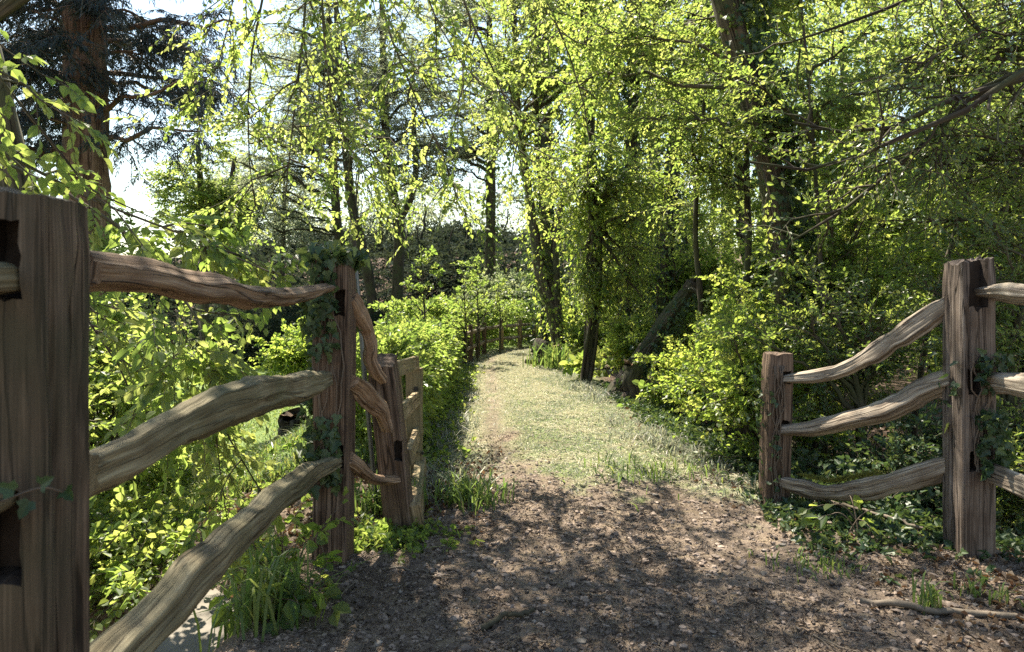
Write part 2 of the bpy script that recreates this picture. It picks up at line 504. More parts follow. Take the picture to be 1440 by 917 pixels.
def wood_mat(name, cols, algae=None, bump=.5, gscale=1.0, rough=.8, crack=.8):
    """long grain following the UV: u along the timber, v round it, in metres"""
    m, nt, bs, out = mat(name)
    uv = node(nt, "ShaderNodeUVMap", uv_map="UVMap")
    mp = node(nt, "ShaderNodeMapping")
    mp.inputs["Scale"].default_value = (2.2 * gscale, 55 * gscale, 1)
    nt.links.new(uv.outputs[0], mp.inputs[0])
    n1 = node(nt, "ShaderNodeTexNoise")
    n1.inputs["Scale"].default_value = 1
    n1.inputs["Detail"].default_value = 7
    n1.inputs["Roughness"].default_value = .65
    n1.inputs["Distortion"].default_value = .7
    nt.links.new(mp.outputs[0], n1.inputs[0])
    mp2 = node(nt, "ShaderNodeMapping")
    mp2.inputs["Scale"].default_value = (5 * gscale, 260 * gscale, 1)
    nt.links.new(uv.outputs[0], mp2.inputs[0])
    n2 = node(nt, "ShaderNodeTexNoise")
    n2.inputs["Scale"].default_value = 1
    n2.inputs["Detail"].default_value = 4
    nt.links.new(mp2.outputs[0], n2.inputs[0])
    tc = node(nt, "ShaderNodeTexCoord")
    n3 = node(nt, "ShaderNodeTexNoise")
    n3.inputs["Scale"].default_value = 7
    n3.inputs["Detail"].default_value = 5
    nt.links.new(tc.outputs["Object"], n3.inputs[0])
    ad = node(nt, "ShaderNodeMath", operation='MULTIPLY_ADD')
    ad.inputs[1].default_value = .45
    nt.links.new(n2.outputs[0], ad.inputs[0])
    sc = node(nt, "ShaderNodeMath", operation='MULTIPLY')
    sc.inputs[1].default_value = .55
    nt.links.new(n1.outputs[0], sc.inputs[0])
    nt.links.new(sc.outputs[0], ad.inputs[2])
    cr = ramp(nt, [(.30, cols[0]), (.43, cols[1]), (.52, cols[2]), (.66, cols[3])], ad.outputs[0])
    last = cr.outputs[0]
    # long drying checks
    mp3 = node(nt, "ShaderNodeMapping")
    mp3.inputs["Scale"].default_value = (1.3 * gscale, 24 * gscale, 1)
    nt.links.new(uv.outputs[0], mp3.inputs[0])
    n5 = node(nt, "ShaderNodeTexNoise")
    n5.inputs["Scale"].default_value = 1
    n5.inputs["Detail"].default_value = 3
    n5.inputs["Distortion"].default_value = .4
    nt.links.new(mp3.outputs[0], n5.inputs[0])
    ck = ramp(nt, [(.475, (1, 1, 1)), (.495, (.12, .1, .09)), (.505, (.12, .1, .09)), (.525, (1, 1, 1))], n5.outputs[0])
    cm = node(nt, "ShaderNodeMixRGB", blend_type='MULTIPLY')
    cm.inputs[0].default_value = crack
    nt.links.new(last, cm.inputs[1])
    nt.links.new(ck.outputs[0], cm.inputs[2])
    last = cm.outputs[0]
    st = ramp(nt, [(.35, (.62, .55, .5)), (.55, (1, 1, 1)), (.7, (1.12, 1.1, 1.05))], n3.outputs[0])
    mm = node(nt, "ShaderNodeMixRGB", blend_type='MULTIPLY')
    mm.inputs[0].default_value = .7
    nt.links.new(last, mm.inputs[1])
    nt.links.new(st.outputs[0], mm.inputs[2])
    last = mm.outputs[0]
    if algae:
        n4 = node(nt, "ShaderNodeTexNoise")
        n4.inputs["Scale"].default_value = 3.2
        n4.inputs["Detail"].default_value = 6
        nt.links.new(tc.outputs["Object"], n4.inputs[0])
        r4 = ramp(nt, [(.42, (0, 0, 0)), (.62, (.75, .75, .75))], n4.outputs[0])
        mx = node(nt, "ShaderNodeMixRGB")
        nt.links.new(r4.outputs[0], mx.inputs[0])
        nt.links.new(last, mx.inputs[1])
        mx.inputs[2].default_value = (*algae, 1)
        last = mx.outputs[0]
    nt.links.new(last, bs.inputs["Base Color"])
    bs.inputs["Roughness"].default_value = rough
    bs.inputs["Specular IOR Level"].default_value = .25
    bp = node(nt, "ShaderNodeBump")
    bp.inputs["Strength"].default_value = bump
    bp.inputs["Distance"].default_value = .012
    hm = node(nt, "ShaderNodeMath", operation='MULTIPLY_ADD')
    hm.inputs[1].default_value = .6 * crack
    nt.links.new(ck.outputs[0], hm.inputs[0])
    nt.links.new(sc.outputs[0], hm.inputs[2])
    nt.links.new(hm.outputs[0], bp.inputs["Height"])
    nt.links.new(bp.outputs[0], bs.inputs["Normal"])
    M[name] = m


wood_mat('rail_grey', [(0.046, 0.037, 0.028), (0.161, 0.127, 0.099), (0.275, 0.231, 0.182), (0.443, 0.390, 0.331)], None, .9, crack=.55)
wood_mat('rail_green', [(0.033, 0.027, 0.017), (0.117, 0.095, 0.059), (0.192, 0.162, 0.101), (0.317, 0.280, 0.187)], (.085, .08, .042), .9, crack=.55)
wood_mat('rail_tan_sunlit', [(.05, .03, .018), (.16, .10, .062), (.27, .18, .115), (.40, .30, .21)], None, .9, crack=.55)  # lighter copy of the brown rail, sunlight put into the tan
wood_mat('rail_brown', [(0.032, 0.020, 0.013), (0.108, 0.068, 0.043), (0.188, 0.125, 0.079), (0.317, 0.234, 0.167)], None, .9)
wood_mat('post_oak', [(0.023, 0.014, 0.010), (0.071, 0.046, 0.031), (0.123, 0.083, 0.058), (0.221, 0.162, 0.122)], None, .8, .8)
wood_mat('post_shaded', [(0.019, 0.013, 0.009), (0.053, 0.036, 0.026), (0.094, 0.067, 0.047), (0.180, 0.131, 0.095)], (.04, .038, .022), .8, .9)  # darker copy of post_oak: shade on the near post put into its colour
wood_mat('post_grey', [(0.022, 0.016, 0.012), (0.076, 0.057, 0.046), (0.126, 0.099, 0.082), (0.212, 0.182, 0.161)], None, .8, .8)
wood_mat('gate_wood', [(0.075, 0.051, 0.027), (0.195, 0.138, 0.075), (0.285, 0.210, 0.120), (0.420, 0.330, 0.210)], (.13, .115, .06), .5, .7)
wood_mat('bark', [(.01, .008, .006), (.035, .028, .02), (.062, .05, .038), (.10, .085, .065)], (.045, .055, .022), 1.0, .35, .9)
wood_mat('bark_pale', [(.018, .014, .01), (.058, .047, .034), (.105, .086, .064), (.17, .145, .115)], (.06, .07, .03), 1.0, .4, .9)
wood_mat('bark_red', [(.03, .019, .013), (.10, .062, .044), (.17, .11, .08), (.26, .18, .14)], None, 1.0, .25, .9)


def plain(name, col, rough=.8, var=.35, scale=30, bump=.3, spec=.3, metal=0):
    m, nt, bs, out = mat(name)
    tc = node(nt, "ShaderNodeTexCoord")
    n = node(nt, "ShaderNodeTexNoise")
    n.inputs["Scale"].default_value = scale
    n.inputs["Detail"].default_value = 6
    nt.links.new(tc.outputs["Object"], n.inputs[0])
    at = node(nt, "ShaderNodeAttribute", attribute_name="rnd")
    mu = node(nt, "ShaderNodeMath", operation='ADD')
    nt.links.new(n.outputs[0], mu.inputs[0])
    nt.links.new(at.outputs["Fac"], mu.inputs[1])
    dv = node(nt, "ShaderNodeMath", operation='MULTIPLY')
    dv.inputs[1].default_value = .5
    nt.links.new(mu.outputs[0], dv.inputs[0])
    c = np.array(col)
    cr = ramp(nt, [(.25, tuple(c * (1 - var))), (.5, tuple(c)), (.75, tuple(c * (1 + var)))], dv.outputs[0])
    nt.links.new(cr.outputs[0], bs.inputs["Base Color"])
    bs.inputs["Roughness"].default_value = rough
    bs.inputs["Metallic"].default_value = metal
    bs.inputs["Specular IOR Level"].default_value = spec
    bp = node(nt, "ShaderNodeBump")
    bp.inputs["Strength"].default_value = bump
    bp.inputs["Distance"].default_value = .02
    nt.links.new(n.outputs[0], bp.inputs["Height"])
    nt.links.new(bp.outputs[0], bs.inputs["Normal"])
    M[name] = m


plain('twig', (.10, .075, .055), .7, .4, 20)
plain('stick', (.13, .105, .08), .8, .5, 25)
plain('stick_dark', (.045, .04, .025), .85, .5, 25)
plain('stone', (.15, .135, .115), .9, .4, 9, .8)
plain('clod', (.16, .125, .102), .95, .7, 40, .6)
plain('pebble', (.17, .15, .13), .85, .6, 40, .3)
plain('metal', (.12, .13, .135), .45, .3, 20, .1, .5, .8)
plain('hole_shade', (.03, .021, .016), 1, .5, 40)  # mortise insides: shade of the hole put into a darker wood colour
plain('iron', (.03, .028, .027), .5, .3, 30, .2, .5, .6)


def ground_mat(name):
    m, nt, bs, out = mat(name)
    tc = node(nt, "ShaderNodeTexCoord")

    def noise(s, d=6, ro=.6):
        n = node(nt, "ShaderNodeTexNoise")
        n.inputs["Scale"].default_value = s
        n.inputs["Detail"].default_value = d
        n.inputs["Roughness"].default_value = ro
        nt.links.new(tc.outputs["Object"], n.inputs[0])
        return n.outputs[0]

    def mix(f, a, b):
        x = node(nt, "ShaderNodeMixRGB")
        nt.links.new(f, x.inputs[0])
        nt.links.new(a, x.inputs[1])
        nt.links.new(b, x.inputs[2])
        return x.outputs[0]
    fine, mid, big = noise(90, 5, .7), noise(14), noise(1.6)
    dirt = ramp(nt, [(.25, (.06, .045, .036)), (.42, (.135, .105, .085)), (.55, (.225, .182, .152)), (.72, (.40, .345, .295))], fine).outputs[0]
    dirt2 = ramp(nt, [(.3, (.075, .055, .043)), (.5, (.165, .132, .105)), (.7, (.235, .19, .11))], mid).outputs[0]
    x = node(nt, "ShaderNodeMixRGB")
    x.inputs[0].default_value = .42
    nt.links.new(dirt, x.inputs[1])
    nt.links.new(dirt2, x.inputs[2])
    dirt = x.outputs[0]
    tone = ramp(nt, [(.35, (.62, .58, .54)), (.5, (1, .97, .93)), (.68, (1.3, 1.22, 1.12))], big).outputs[0]
    x = node(nt, "ShaderNodeMixRGB", blend_type='MULTIPLY')
    x.inputs[0].default_value = 1
    nt.links.new(dirt, x.inputs[1])
    nt.links.new(tone, x.inputs[2])
    dirt = x.outputs[0]
    straw = ramp(nt, [(.28, (.16, .15, .085)), (.45, (.285, .27, .175)), (.6, (.40, .38, .265)), (.75, (.52, .495, .38))], fine).outputs[0]
    green = ramp(nt, [(.3, (.06, .10, .026)), (.5, (.13, .185, .055)), (.7, (.25, .28, .12))], fine).outputs[0]
    gm = ramp(nt, [(.44, (0, 0, 0)), (.60, (1, 1, 1))], mid).outputs[0]
    grass = mix(gm, straw, green)
    litter = ramp(nt, [(.3, (.05, .036, .03)), (.5, (.12, .085, .066)), (.7, (.22, .165, .135))], fine).outputs[0]
    a1 = node(nt, "ShaderNodeAttribute", attribute_name="dirt").outputs["Fac"]
    a2 = node(nt, "ShaderNodeAttribute", attribute_name="litter").outputs["Fac"]
    a3 = node(nt, "ShaderNodeAttribute", attribute_name="lush").outputs["Fac"]
    c = mix(a3, grass, green)
    c = mix(a2, c, litter)
    c = mix(a1, c, dirt)
    nt.links.new(c, bs.inputs["Base Color"])
    bs.inputs["Roughness"].default_value = .95
    bs.inputs["Specular IOR Level"].default_value = .15
    bp = node(nt, "ShaderNodeBump")
    bp.inputs["Strength"].default_value = .8
    bp.inputs["Distance"].default_value = .03
    nt.links.new(fine, bp.inputs["Height"])
    nt.links.new(bp.outputs[0], bs.inputs["Normal"])
    M[name] = m


ground_mat('ground')

# ------------------------------------------------------------------ ground
YC = np.array([-6, 0, 3.2, 4.4, 6.4, 8.9, 13, 15, 16.3, 17.2, 18, 19.8, 24, 30, 60.])
XC = np.array([.6, .6, .55, .3, .1, -.02, -.27, -.28, 0., .5, .9, 1.8, 4.6, 10, 35.])
HW = np.array([1.5, 1.5, 1.45, 1.05, .95, .92, .84, .66, .62, .66, .7, .8, .9, .9, 1.])


def path_x(y):
    return np.interp(y, YC, XC)


def path_w(y):
    return np.interp(y, YC, HW)


def gz(x, y):
    x, y = np.asarray(x, float), np.asarray(y, float)
    c, w = path_x(y), path_w(y)
    left = c - w - x              # metres out from the left edge
    right = x - c - w
    near = 1 - sstep(3.0, 4.3, y)      # by the bridge the bank falls at once
    z = -1.65 * sstep(.35 - .28 * near, 4.6 - 3.3 * near, left)
    z = z - .55 * sstep(.2, 2.2, right) * (1 - sstep(5, 9, y)) - .12 * sstep(.1, 1.0, right)
    # valley side beyond the lawn
    bank = sstep(28, 46, y + .25 * x) * sstep(0, 6, left + .3 * (y - 20))
    z = z + 6.2 * bank
    z = z + .25 * sstep(8, 30, right)
    amp = np.where(left > .2, .10, .03) * sstep(0, 1, np.maximum(left, right) + .6)
    z = z + amp * (fbm(x * .9, y * .9, 3) - .5) * 2
    z = z + .035 * (fbm(x * 1.6 + 9, y * 1.6, 8) - .5)
    # crumbly soil close to the camera
    fine = (1 - sstep(5.5, 9, y)) * sstep(-3, .5, y)
    z = z + fine * (.030 * (fbm(x * 9, y * 9, 21) - .5) + .022 * (fbm(x * 30, y * 30, 31, 3) - .5))
    return z


def axis(a, b, step, lo, hi, g):
    core = list(np.arange(a, b, step))
    s, x = step, b
    while x < hi:
        core.append(x)
        s *= g
        x += s
    core.append(hi)
    s, x, pre = step, a, []
    while x > lo:
        s *= g
        x -= s
        pre.append(max(x, lo))
    return np.array(pre[::-1] + core)


xs = axis(-1.2, 2.9, .022, -160, 160, 1.07)
ys = axis(1.7, 5.6, .022, -60, 220, 1.055)
X, Y = np.meshgrid(xs, ys)
Z = gz(X, Y)


def masks(x, y):
    c, w = path_x(y), path_w(y)
    n = fbm(x * 1.7, y * 1.7, 41)
    n2 = fbm(x * 6, y * 6, 43)
    jag = (n - .5) * 3.6 + (n2 - .5) * 2.2
    dirt = 1 - sstep(3.7, 5.5, y + jag - 1.6 * np.exp(-((x + .10) / .32) ** 2) + 1.0 * sstep(.5, 1.6, x))
    dirt = np.maximum(dirt, 1 - sstep(3.2, 3.9, y))
    track = np.exp(-((x - (c - .42)) / .17) ** 2) * sstep(.35, .55, n2 * .6 + n * .4 + .12)
    dirt = np.maximum(dirt, track * .85)
    dirt *= 1 - sstep(.0, .5, np.abs(x - c) - w + .5 * (n2 - .5)) * sstep(3.6, 4.4, y)
    out = np.maximum(x - c - w, c - w - x)
    litter = sstep(.05, .5, x - c - w + .5 * (n - .5)) + sstep(-.2, .3, c - w - x) * (1 - sstep(4.6, 5.8, y))
    litter = np.maximum(litter, sstep(30, 36, y + .25 * x) * sstep(0, 2, c - w - x))
    litter = np.maximum(litter, .8 * np.exp(-(((x + .55) / .35) ** 2 + ((y - 4.3) / .6) ** 2)))
    lush = sstep(.1, .6, c - w - x) * sstep(4.4, 5.4, y)
    pn = fbm(x * 1.5, y * .8, 47) * .65 + n2 * .35
    edge = sstep(-.45, .05, np.abs(x - c) - w + .5 * (n - .5))
    mid = np.exp(-((x - c + .05) / .22) ** 2)
    green = np.clip(.14 + sstep(.43, .57, pn) * .85 + .75 * edge + .35 * mid * sstep(.4, .55, pn), 0, .9) * (1 - track)
    lush = np.maximum(lush, green * sstep(4.0, 5.2, y + jag))
    return np.clip(dirt, 0, 1), np.clip(litter, 0, 1), np.clip(lush, 0, 1)


nx, ny = len(xs), len(ys)
V = np.stack([X, Y, Z], -1).reshape(-1, 3)
idx = np.arange(nx * ny).reshape(ny, nx)
Q = np.stack([idx[:-1, :-1], idx[:-1, 1:], idx[1:, 1:], idx[1:, :-1]], -1).reshape(-1, 4)
cen = V[Q].mean(1)
pathm = (np.abs(cen[:, 0] - path_x(cen[:, 1])) < path_w(cen[:, 1])) & (cen[:, 1] < 40)
hillm = (sstep(28, 46, cen[:, 1] + .25 * cen[:, 0]) > .02) & (cen[:, 2] > -1.4) & ~pathm & (cen[:, 0] < path_x(cen[:, 1]))
for nm, sel in (("path", pathm), ("hillside", hillm), ("ground", ~pathm & ~hillm)):
    q = Q[sel]
    used, inv = np.unique(q, return_inverse=True)
    vv = V[used]
    d_, l_, g_ = masks(vv[:, 0], vv[:, 1])
    b = Buf()
    b.add(vv, inv.reshape(-1, 4), 0, smooth=True)
    o = b.build(nm, [M['ground']], attrs={"dirt": d_, "litter": l_, "lush": g_})
    o["kind"] = "structure"


# ------------------------------------------------------------------ timber
def rail(parent, cen, hh, ht, matn, seed, side, n=90, label=None):
    """cleft rail: centre line cen, half height hh (list), half thickness ht, side = horizontal normal"""
    r = R(seed)
    c = resample(cen, n)
    s = np.linspace(0, 1, n)
    kink = (fbm(s * 11, s * 0 + seed * 1.3, seed + 11, 2) - .5) * .35 * np.mean(hh) * np.sin(np.pi * s) ** .5
    c[:, 2] += kink
    c[:, :2] += np.array(side)[None, :2] * ((fbm(s * 7, s * 0 + seed * 2.1, seed + 12, 2) - .5) * .6 * ht)[:, None]
    h = .88 * np.interp(s, np.linspace(0, 1, len(hh)), hh) * (1 + .20 * (fbm(s * 9, s * 0 + seed, seed) - .5) * 2)
    L = np.linalg.norm(np.diff(c, axis=0), axis=1).sum()
    t = np.full(n, ht) * (1 + .25 * (fbm(s * 6, s * 0 + seed + 7, seed + 2) - .5) * 2)
    tg = norm(np.gradient(c, axis=0))
    sd = np.array(side, float)
    sd = norm(sd[None] - tg * (tg @ sd)[:, None])
    up = np.cross(sd, tg)
    up = up * np.sign(up[:, 2:3])
    m = 52
    th = np.linspace(0, 2 * np.pi, m, endpoint=False)
    ca, sa = np.cos(th), np.sin(th)
    e = .45
    # cleft section: an uneven polygon whose corners wander slowly along the rail
    nv = 6
    va = (np.arange(nv) + .5 + r.uniform(-.22, .22, nv)) / nv * 2 * np.pi
    vr = r.uniform(.92, 1.28, nv)
    prof = np.zeros((n, m))
    for i_ in range(nv):
        j_ = (i_ + 1) % nv
        w1 = vr[i_] * (1 + .22 * (vnoise(s * L * 2.6 + seed, s * 0 + i_ * 3.1, seed) - .5) * 2)
        w2 = vr[j_] * (1 + .22 * (vnoise(s * L * 2.6 + seed, s * 0 + j_ * 3.1, seed) - .5) * 2)
        a1, a2 = va[i_], va[j_] + (2 * np.pi if j_ == 0 else 0)
        tt = th + (2 * np.pi) * (th < a1) if a2 > 2 * np.pi else th
        in_ = (tt >= a1) & (tt < a2)
        x1, y1, x2, y2 = w1 * np.cos(a1), w1 * np.sin(a1), w2 * np.cos(a2), w2 * np.sin(a2)
        dx, dy = x2 - x1, y2 - y1
        q = (x1 * dy - y1 * dx)[:, None] / (np.cos(tt)[None] * dy[:, None] - np.sin(tt)[None] * dx[:, None])
        prof[:, in_] = q[:, in_]
    S_, T_ = np.meshgrid(s * L, th, indexing='ij')
    groove = 1 + .10 * (fbm(S_ * 6, T_ * 2.5 + seed, seed + 4) - .5) * 2 + .12 * (fbm(S_ * 2.5, T_ * 10 + seed, seed + 5, 2) - .5) * 2
    v = c[:, None] + (sd[:, None] * (t[:, None] * ca[None] * prof * groove)[..., None]) + up[:, None] * (h[:, None] * sa[None] * prof * groove)[..., None]
    b = Buf()
    I = np.arange(n * m).reshape(n, m)
    a_, b_ = I[:-1], I[1:]
    f = np.stack([a_, np.roll(a_, -1, 1), np.roll(b_, -1, 1), b_], -1).reshape(-1, 4)
    per = np.linspace(0, 2 * (h.mean() + t.mean()) * 1.6, m + 1)
    U = np.stack(np.meshgrid(s * L + seed * 1.7, per, indexing='ij'), -1)
    uv = np.stack([U[:-1, :-1], U[:-1, 1:], U[1:, 1:], U[1:, :-1]], 2).reshape(-1, 2)
    b.add(v.reshape(-1, 3), f, 0, uv=uv, smooth=True)
    for e_, ring in ((0, v[0]), (1, v[-1])):
        ff = np.arange(m)[None] if e_ else np.arange(m)[::-1][None]
        b.add(ring, ff, 0, uv=np.stack([ring[:, 2] * 1.0, ring[:, 0] + ring[:, 1]], -1))
    o = b.build("rail", [M[matn]], parent)
    if label:
        o["label"] = label
    return o


def post(parent, base, w, d, h, seed, mats=('post_oak',), lean=(0, 0), rot=0.0, holes=(), top=.02, slant=(0, 0), name="post", rough=1.0, cracks=((.2, .5, .5),)):
    """squared oak post with worn arrises, checks and mortises.  holes: (axis, offset, z0, z1, width, depth)"""
    r = R(seed)
    nz, m = 110, 64
    hs = np.concatenate([[-.25], np.linspace(0, h, nz)])
    # perimeter of a bevelled square
    q = np.linspace(0, 1, m, endpoint=False) * 4
    bx, by = [], []
    for a in q:
        k = int(a)
        t = a - k
        t = t * 2 - 1
        pts = [(1, t), (-t, 1), (-1, -t), (t, -1)][k]
        bx.append(pts[0])
        by.append(pts[1])
    bx, by = np.array(bx), np.array(by)
    l = (np.abs(bx) ** 14 + np.abs(by) ** 14) ** (1 / 14)
    bx, by = bx / l, by / l
    H_, K_ = np.meshgrid(hs, np.arange(m), indexing='ij')
    g = (fbm(H_ * 2.5, K_ * .55 + seed * 3, seed) - .5) * .05 + (fbm(H_ * 4, K_ * .23 + seed, seed + 3) - .5) * .05
    for (kk, z0, ln) in cracks:
        cpos = kk * m + 1.5 * np.sin(H_ * 5 + seed)
        g -= .13 * np.exp(-((K_ - cpos) / .8) ** 2) * sstep(z0 * h, z0 * h + .06, H_) * (1 - sstep((z0 + ln) * h - .08, (z0 + ln) * h, H_))
    worn = sstep(h - .10, h, H_) * (.10 * fbm(K_ * .3 + seed, H_ * 10, seed + 8)) * rough
    s = 1 + g * rough - worn
    x = bx[None] * w / 2 * s
    y = by[None] * d / 2 * s
    zt = top * (fbm(bx * 2.2 + 7 * seed, by * 2.2, seed + 2) - .5) * 2 + slant[0] * bx + slant[1] * by
    z = H_ + sstep(h - .18, h, H_) * zt[None]
    v = np.stack([x + lean[0] * z, y + lean[1] * z, z], -1)
    b = Buf()
    n = nz + 1
    I = np.arange(n * m).reshape(n, m)
    a_, b_ = I[:-1], I[1:]
    f = np.stack([a_, np.roll(a_, -1, 1), np.roll(b_, -1, 1), b_], -1).reshape(-1, 4)
    per = np.linspace(0, 2 * (w + d), m + 1)
    U = np.stack(np.meshgrid(hs + seed * 2.3, per + seed, indexing='ij'), -1)
    uv = np.stack([U[:-1, :-1], U[:-1, 1:], U[1:, 1:], U[1:, :-1]], 2).reshape(-1, 2)
    b.add(v.reshape(-1, 3), f, 0, uv=uv, smooth=False)
    # top: concentric rings to a rough centre
    prev = v[-1]
    for q_ in (.72, .42, .15):
        ring = v[-1].mean(0)[None] + (v[-1] - v[-1].mean(0)) * q_
        ring[:, 2] = h + slant[0] * bx * q_ + slant[1] * by * q_ + top * (fbm(bx * q_ * 4 + seed, by * q_ * 4, seed + 6) - .35) * 1.6
        vv = np.concatenate([prev, ring])
        i0 = np.arange(m)
        ff = np.stack([i0, np.roll(i0, -1), np.roll(i0, -1) + m, i0 + m], -1)
        uvv = np.stack([vv[ff.ravel()][:, 0] * .3, vv[ff.ravel()][:, 1]], -1)
        b.add(vv, ff, 0, uv=uvv)
        prev = ring
    b.add(prev, np.arange(m)[None], 0, uv=np.zeros((m, 2)))
    b.add(v[0], np.arange(m)[::-1][None], 0, uv=np.zeros((m, 2)))
    o = b.build(name, [M[mats[0]], M['hole_shade']])
    import bmesh
    bm = bmesh.new()
    bm.from_mesh(o.data)
    bmesh.ops.remove_doubles(bm, verts=bm.verts, dist=1e-5)
    bm.to_mesh(o.data)
    bm.free()
    cutters = []
    for (axn, off, z0, z1, wd, dp) in holes:
        c = Buf()
        zz = (z0 + z1) / 2
        if axn == '-y':
            ctr, sz = (off + lean[0] * zz, -d / 2 + lean[1] * zz, zz), (wd, dp * 2, z1 - z0)
        elif axn == '+y':
            ctr, sz = (off + lean[0] * zz, d / 2 + lean[1] * zz, zz), (wd, dp * 2, z1 - z0)
        else:
            ctr, sz = ((w / 2 if axn == '+x' else -w / 2) + lean[0] * zz, off, zz), (dp * 2, wd, z1 - z0)
        import bmesh
        bm = bmesh.new()
        bmesh.ops.create_cube(bm, size=1)
        bmesh.ops.subdivide_edges(bm, edges=bm.edges, cuts=5, use_grid_fill=True)
        cv = np.array([q.co[:] for q in bm.verts])
        cf = [[q.index for q in fc.verts] for fc in bm.faces]
        bm.free()
        cv = cv * (1 + .22 * (fbm(cv[:, 0] * 3 + cv[:, 2] * 4 + seed + z0 * 9, cv[:, 1] * 3 + cv[:, 2] * 2, seed + 15)[:, None] - .5) * 2) * np.array(sz) + np.array(ctr)
        c.add(cv, cf, 1)
        co = c.build("cutter", [M[mats[0]], M['hole_shade']])
        md = o.modifiers.new("cut", 'BOOLEAN')
        md.operation = 'DIFFERENCE'
        md.solver = 'EXACT'
        md.object = co
        cutters.append(co)
    if cutters:
        dg = bpy.context.evaluated_depsgraph_get()
        me = bpy.data.meshes.new_from_object(o.evaluated_get(dg))
        o.modifiers.clear()
        o.data = me
        for c in cutters:
            bpy.data.objects.remove(c)
    o.location = tuple(float(k) for k in base)
    o.rotation_euler = (0, 0, rot)
    bpy.context.view_layer.update()
    if parent is not None:
        o.parent = parent
        o.matrix_parent_inverse = parent.matrix_basis.inverted()
    return o


def rail_px(rows, depth):
    """rows of (px, top, bottom); depth(px) -> metres.  Returns centre line and half heights in metres"""
    c, h = [], []
    for px, a, b in rows:
        d = depth(px)
        c.append(P(px, (a + b) / 2, d))
        h.append((b - a) / 2 * d / F)
    return np.array(c), h


XL = -.865
lf = thing("post_and_rail_fence", "weathered cleft rail fence on the side of the open gate and hedge", "fence", (XL, 3.05, 0))
post(lf, (XL, 1.175, 0), .155, .13, 1.345, 11, ('post_shaded',), holes=(('-y', 0, 1.17, 1.30, .085, .08), ('-y', 0, .70, .86, .085, .07)), top=.012, slant=(-.012, 0),
     cracks=((.06, .2, .8), (.16, .0, .9), (.20, .3, .65), (.80, .4, .3)))
post(lf, (XL - .005, 3.08, 0), .155, .16, 1.34, 12, ('post_oak',), holes=(('-y', .035, 1.10, 1.21, .055, .06), ('-y', .035, .43, .53, .055, .06)), top=.03, slant=(-.03, 0),
     lean=(.008, 0), cracks=((.72, .1, .6), (.86, .3, .5)))
L3 = (-.648, 3.52, 0)
post(lf, L3, .14, .14, .86, 13, ('post_oak',), lean=(-.11, 0), holes=(('-y', .045, .36, .46, .04, .05),), top=.015, slant=(0, .03), cracks=((.7, .1, .5), (.9, .3, .6)))
post(lf, (XL, -.75, 0), .155, .15, 1.34, 14, ('post_oak',), cracks=((.3, .2, .5),))
dl = lambda px: F * abs(XL + .0) / (CX - px)
c, h = rail_px([(112, 352, 410), (200, 360, 412), (260, 374, 425), (320, 391, 430), (365, 401, 437), (395, 401, 436), (425, 398, 428), (455, 396, 413)], dl)
rail(lf, c, h, .042, 'rail_brown', 3, (1, 0, 0), label="reddish brown top rail, highest of three")
c, h = rail_px([(112, 632, 700), (200, 592, 660), (228, 580, 645), (300, 546, 608), (350, 527, 590), (400, 521, 572), (456, 519, 545)], dl)
rail(lf, c, h, .045, 'rail_green', 4, (1, 0, 0), label="greenish grey middle rail")
c, h = rail_px([(112, 925, 1030), (200, 838, 925), (265, 775, 855), (320, 730, 800), (365, 690, 752), (405, 662, 715), (440, 644, 685), (464, 638, 662)], dl)
rail(lf, c, h, .048, 'rail_green', 5, (1, 0, 0))
# rails of the bay beside the camera
for z0, z1, sd in ((1.16, 1.20, 6), (.80, .74, 7), (.42, .38, 8)):
    rail(lf, [(XL, 1.13, z0 + .04), (XL - .01, .6, z0 + .01), (XL + .01, -.1, z1), (XL, -.72, z1)], [.028, .045, .05, .03], .03, 'rail_green', sd, (1, 0, 0))
# short bay dropping to the gate post
A, B_ = np.array([XL + .07, 3.14]), np.array([-.745, 3.455])


def wing(rows, A, B_):
    pts, hh = [], []
    n = len(rows)
    for t, z, h in rows:
        xy = A + (B_ - A) * t
        pts.append((xy[0], xy[1], z))
        hh.append(h)
    return pts, hh


nwl = (.86, -.5, 0)
WD = lambda px: 3.13 + (px - 497) / 50 * .30
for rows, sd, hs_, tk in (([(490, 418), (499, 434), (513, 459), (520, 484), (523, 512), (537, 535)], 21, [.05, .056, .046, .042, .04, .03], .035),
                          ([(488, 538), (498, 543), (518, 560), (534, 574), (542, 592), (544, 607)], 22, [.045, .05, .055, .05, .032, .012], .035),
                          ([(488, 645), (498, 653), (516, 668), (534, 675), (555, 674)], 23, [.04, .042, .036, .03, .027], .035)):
    rail(lf, np.array([P(px, py, WD(px) - (.02 if sd != 21 else 0)) for px, py in rows]), hs_, tk, 'rail_tan_sunlit', sd, nwl, 60)

R2, R1 = np.array([2.035, 3.14]), np.array([1.425, 3.93])
rf = thing("post_and_rail_fence", "cleft rail fence without a gate, dropping from a tall to a short post", "fence", (2.035, 3.14, 0))
post(rf, (R2[0], R2[1], 0), .155, .16, 1.345, 31, ('post_grey',), holes=(('-y', -.005, 1.13, 1.40, .085, .06), ('-y', -.025, .40, .49, .045, .07), ('-y', -.025, .74, .86, .06, .07)), top=.035, slant=(.01, 0),
     cracks=((.82, .45, .5), (.90, .2, .75), (.6, .1, .8)))
post(rf, (R1[0], R1[1], 0), .14, .14, .865, 32, ('post_oak',), lean=(.025, 0), holes=(('-y', .03, .70, .77, .05, .05), ('-y', .03, .41, .49, .05, .05)), top=.015, cracks=((.83, .1, .6), (.6, .2, .5)))
post(rf, (2.11, 1.1, 0), .155, .15, 1.34, 33, ('post_oak',))
dv = R1 - R2


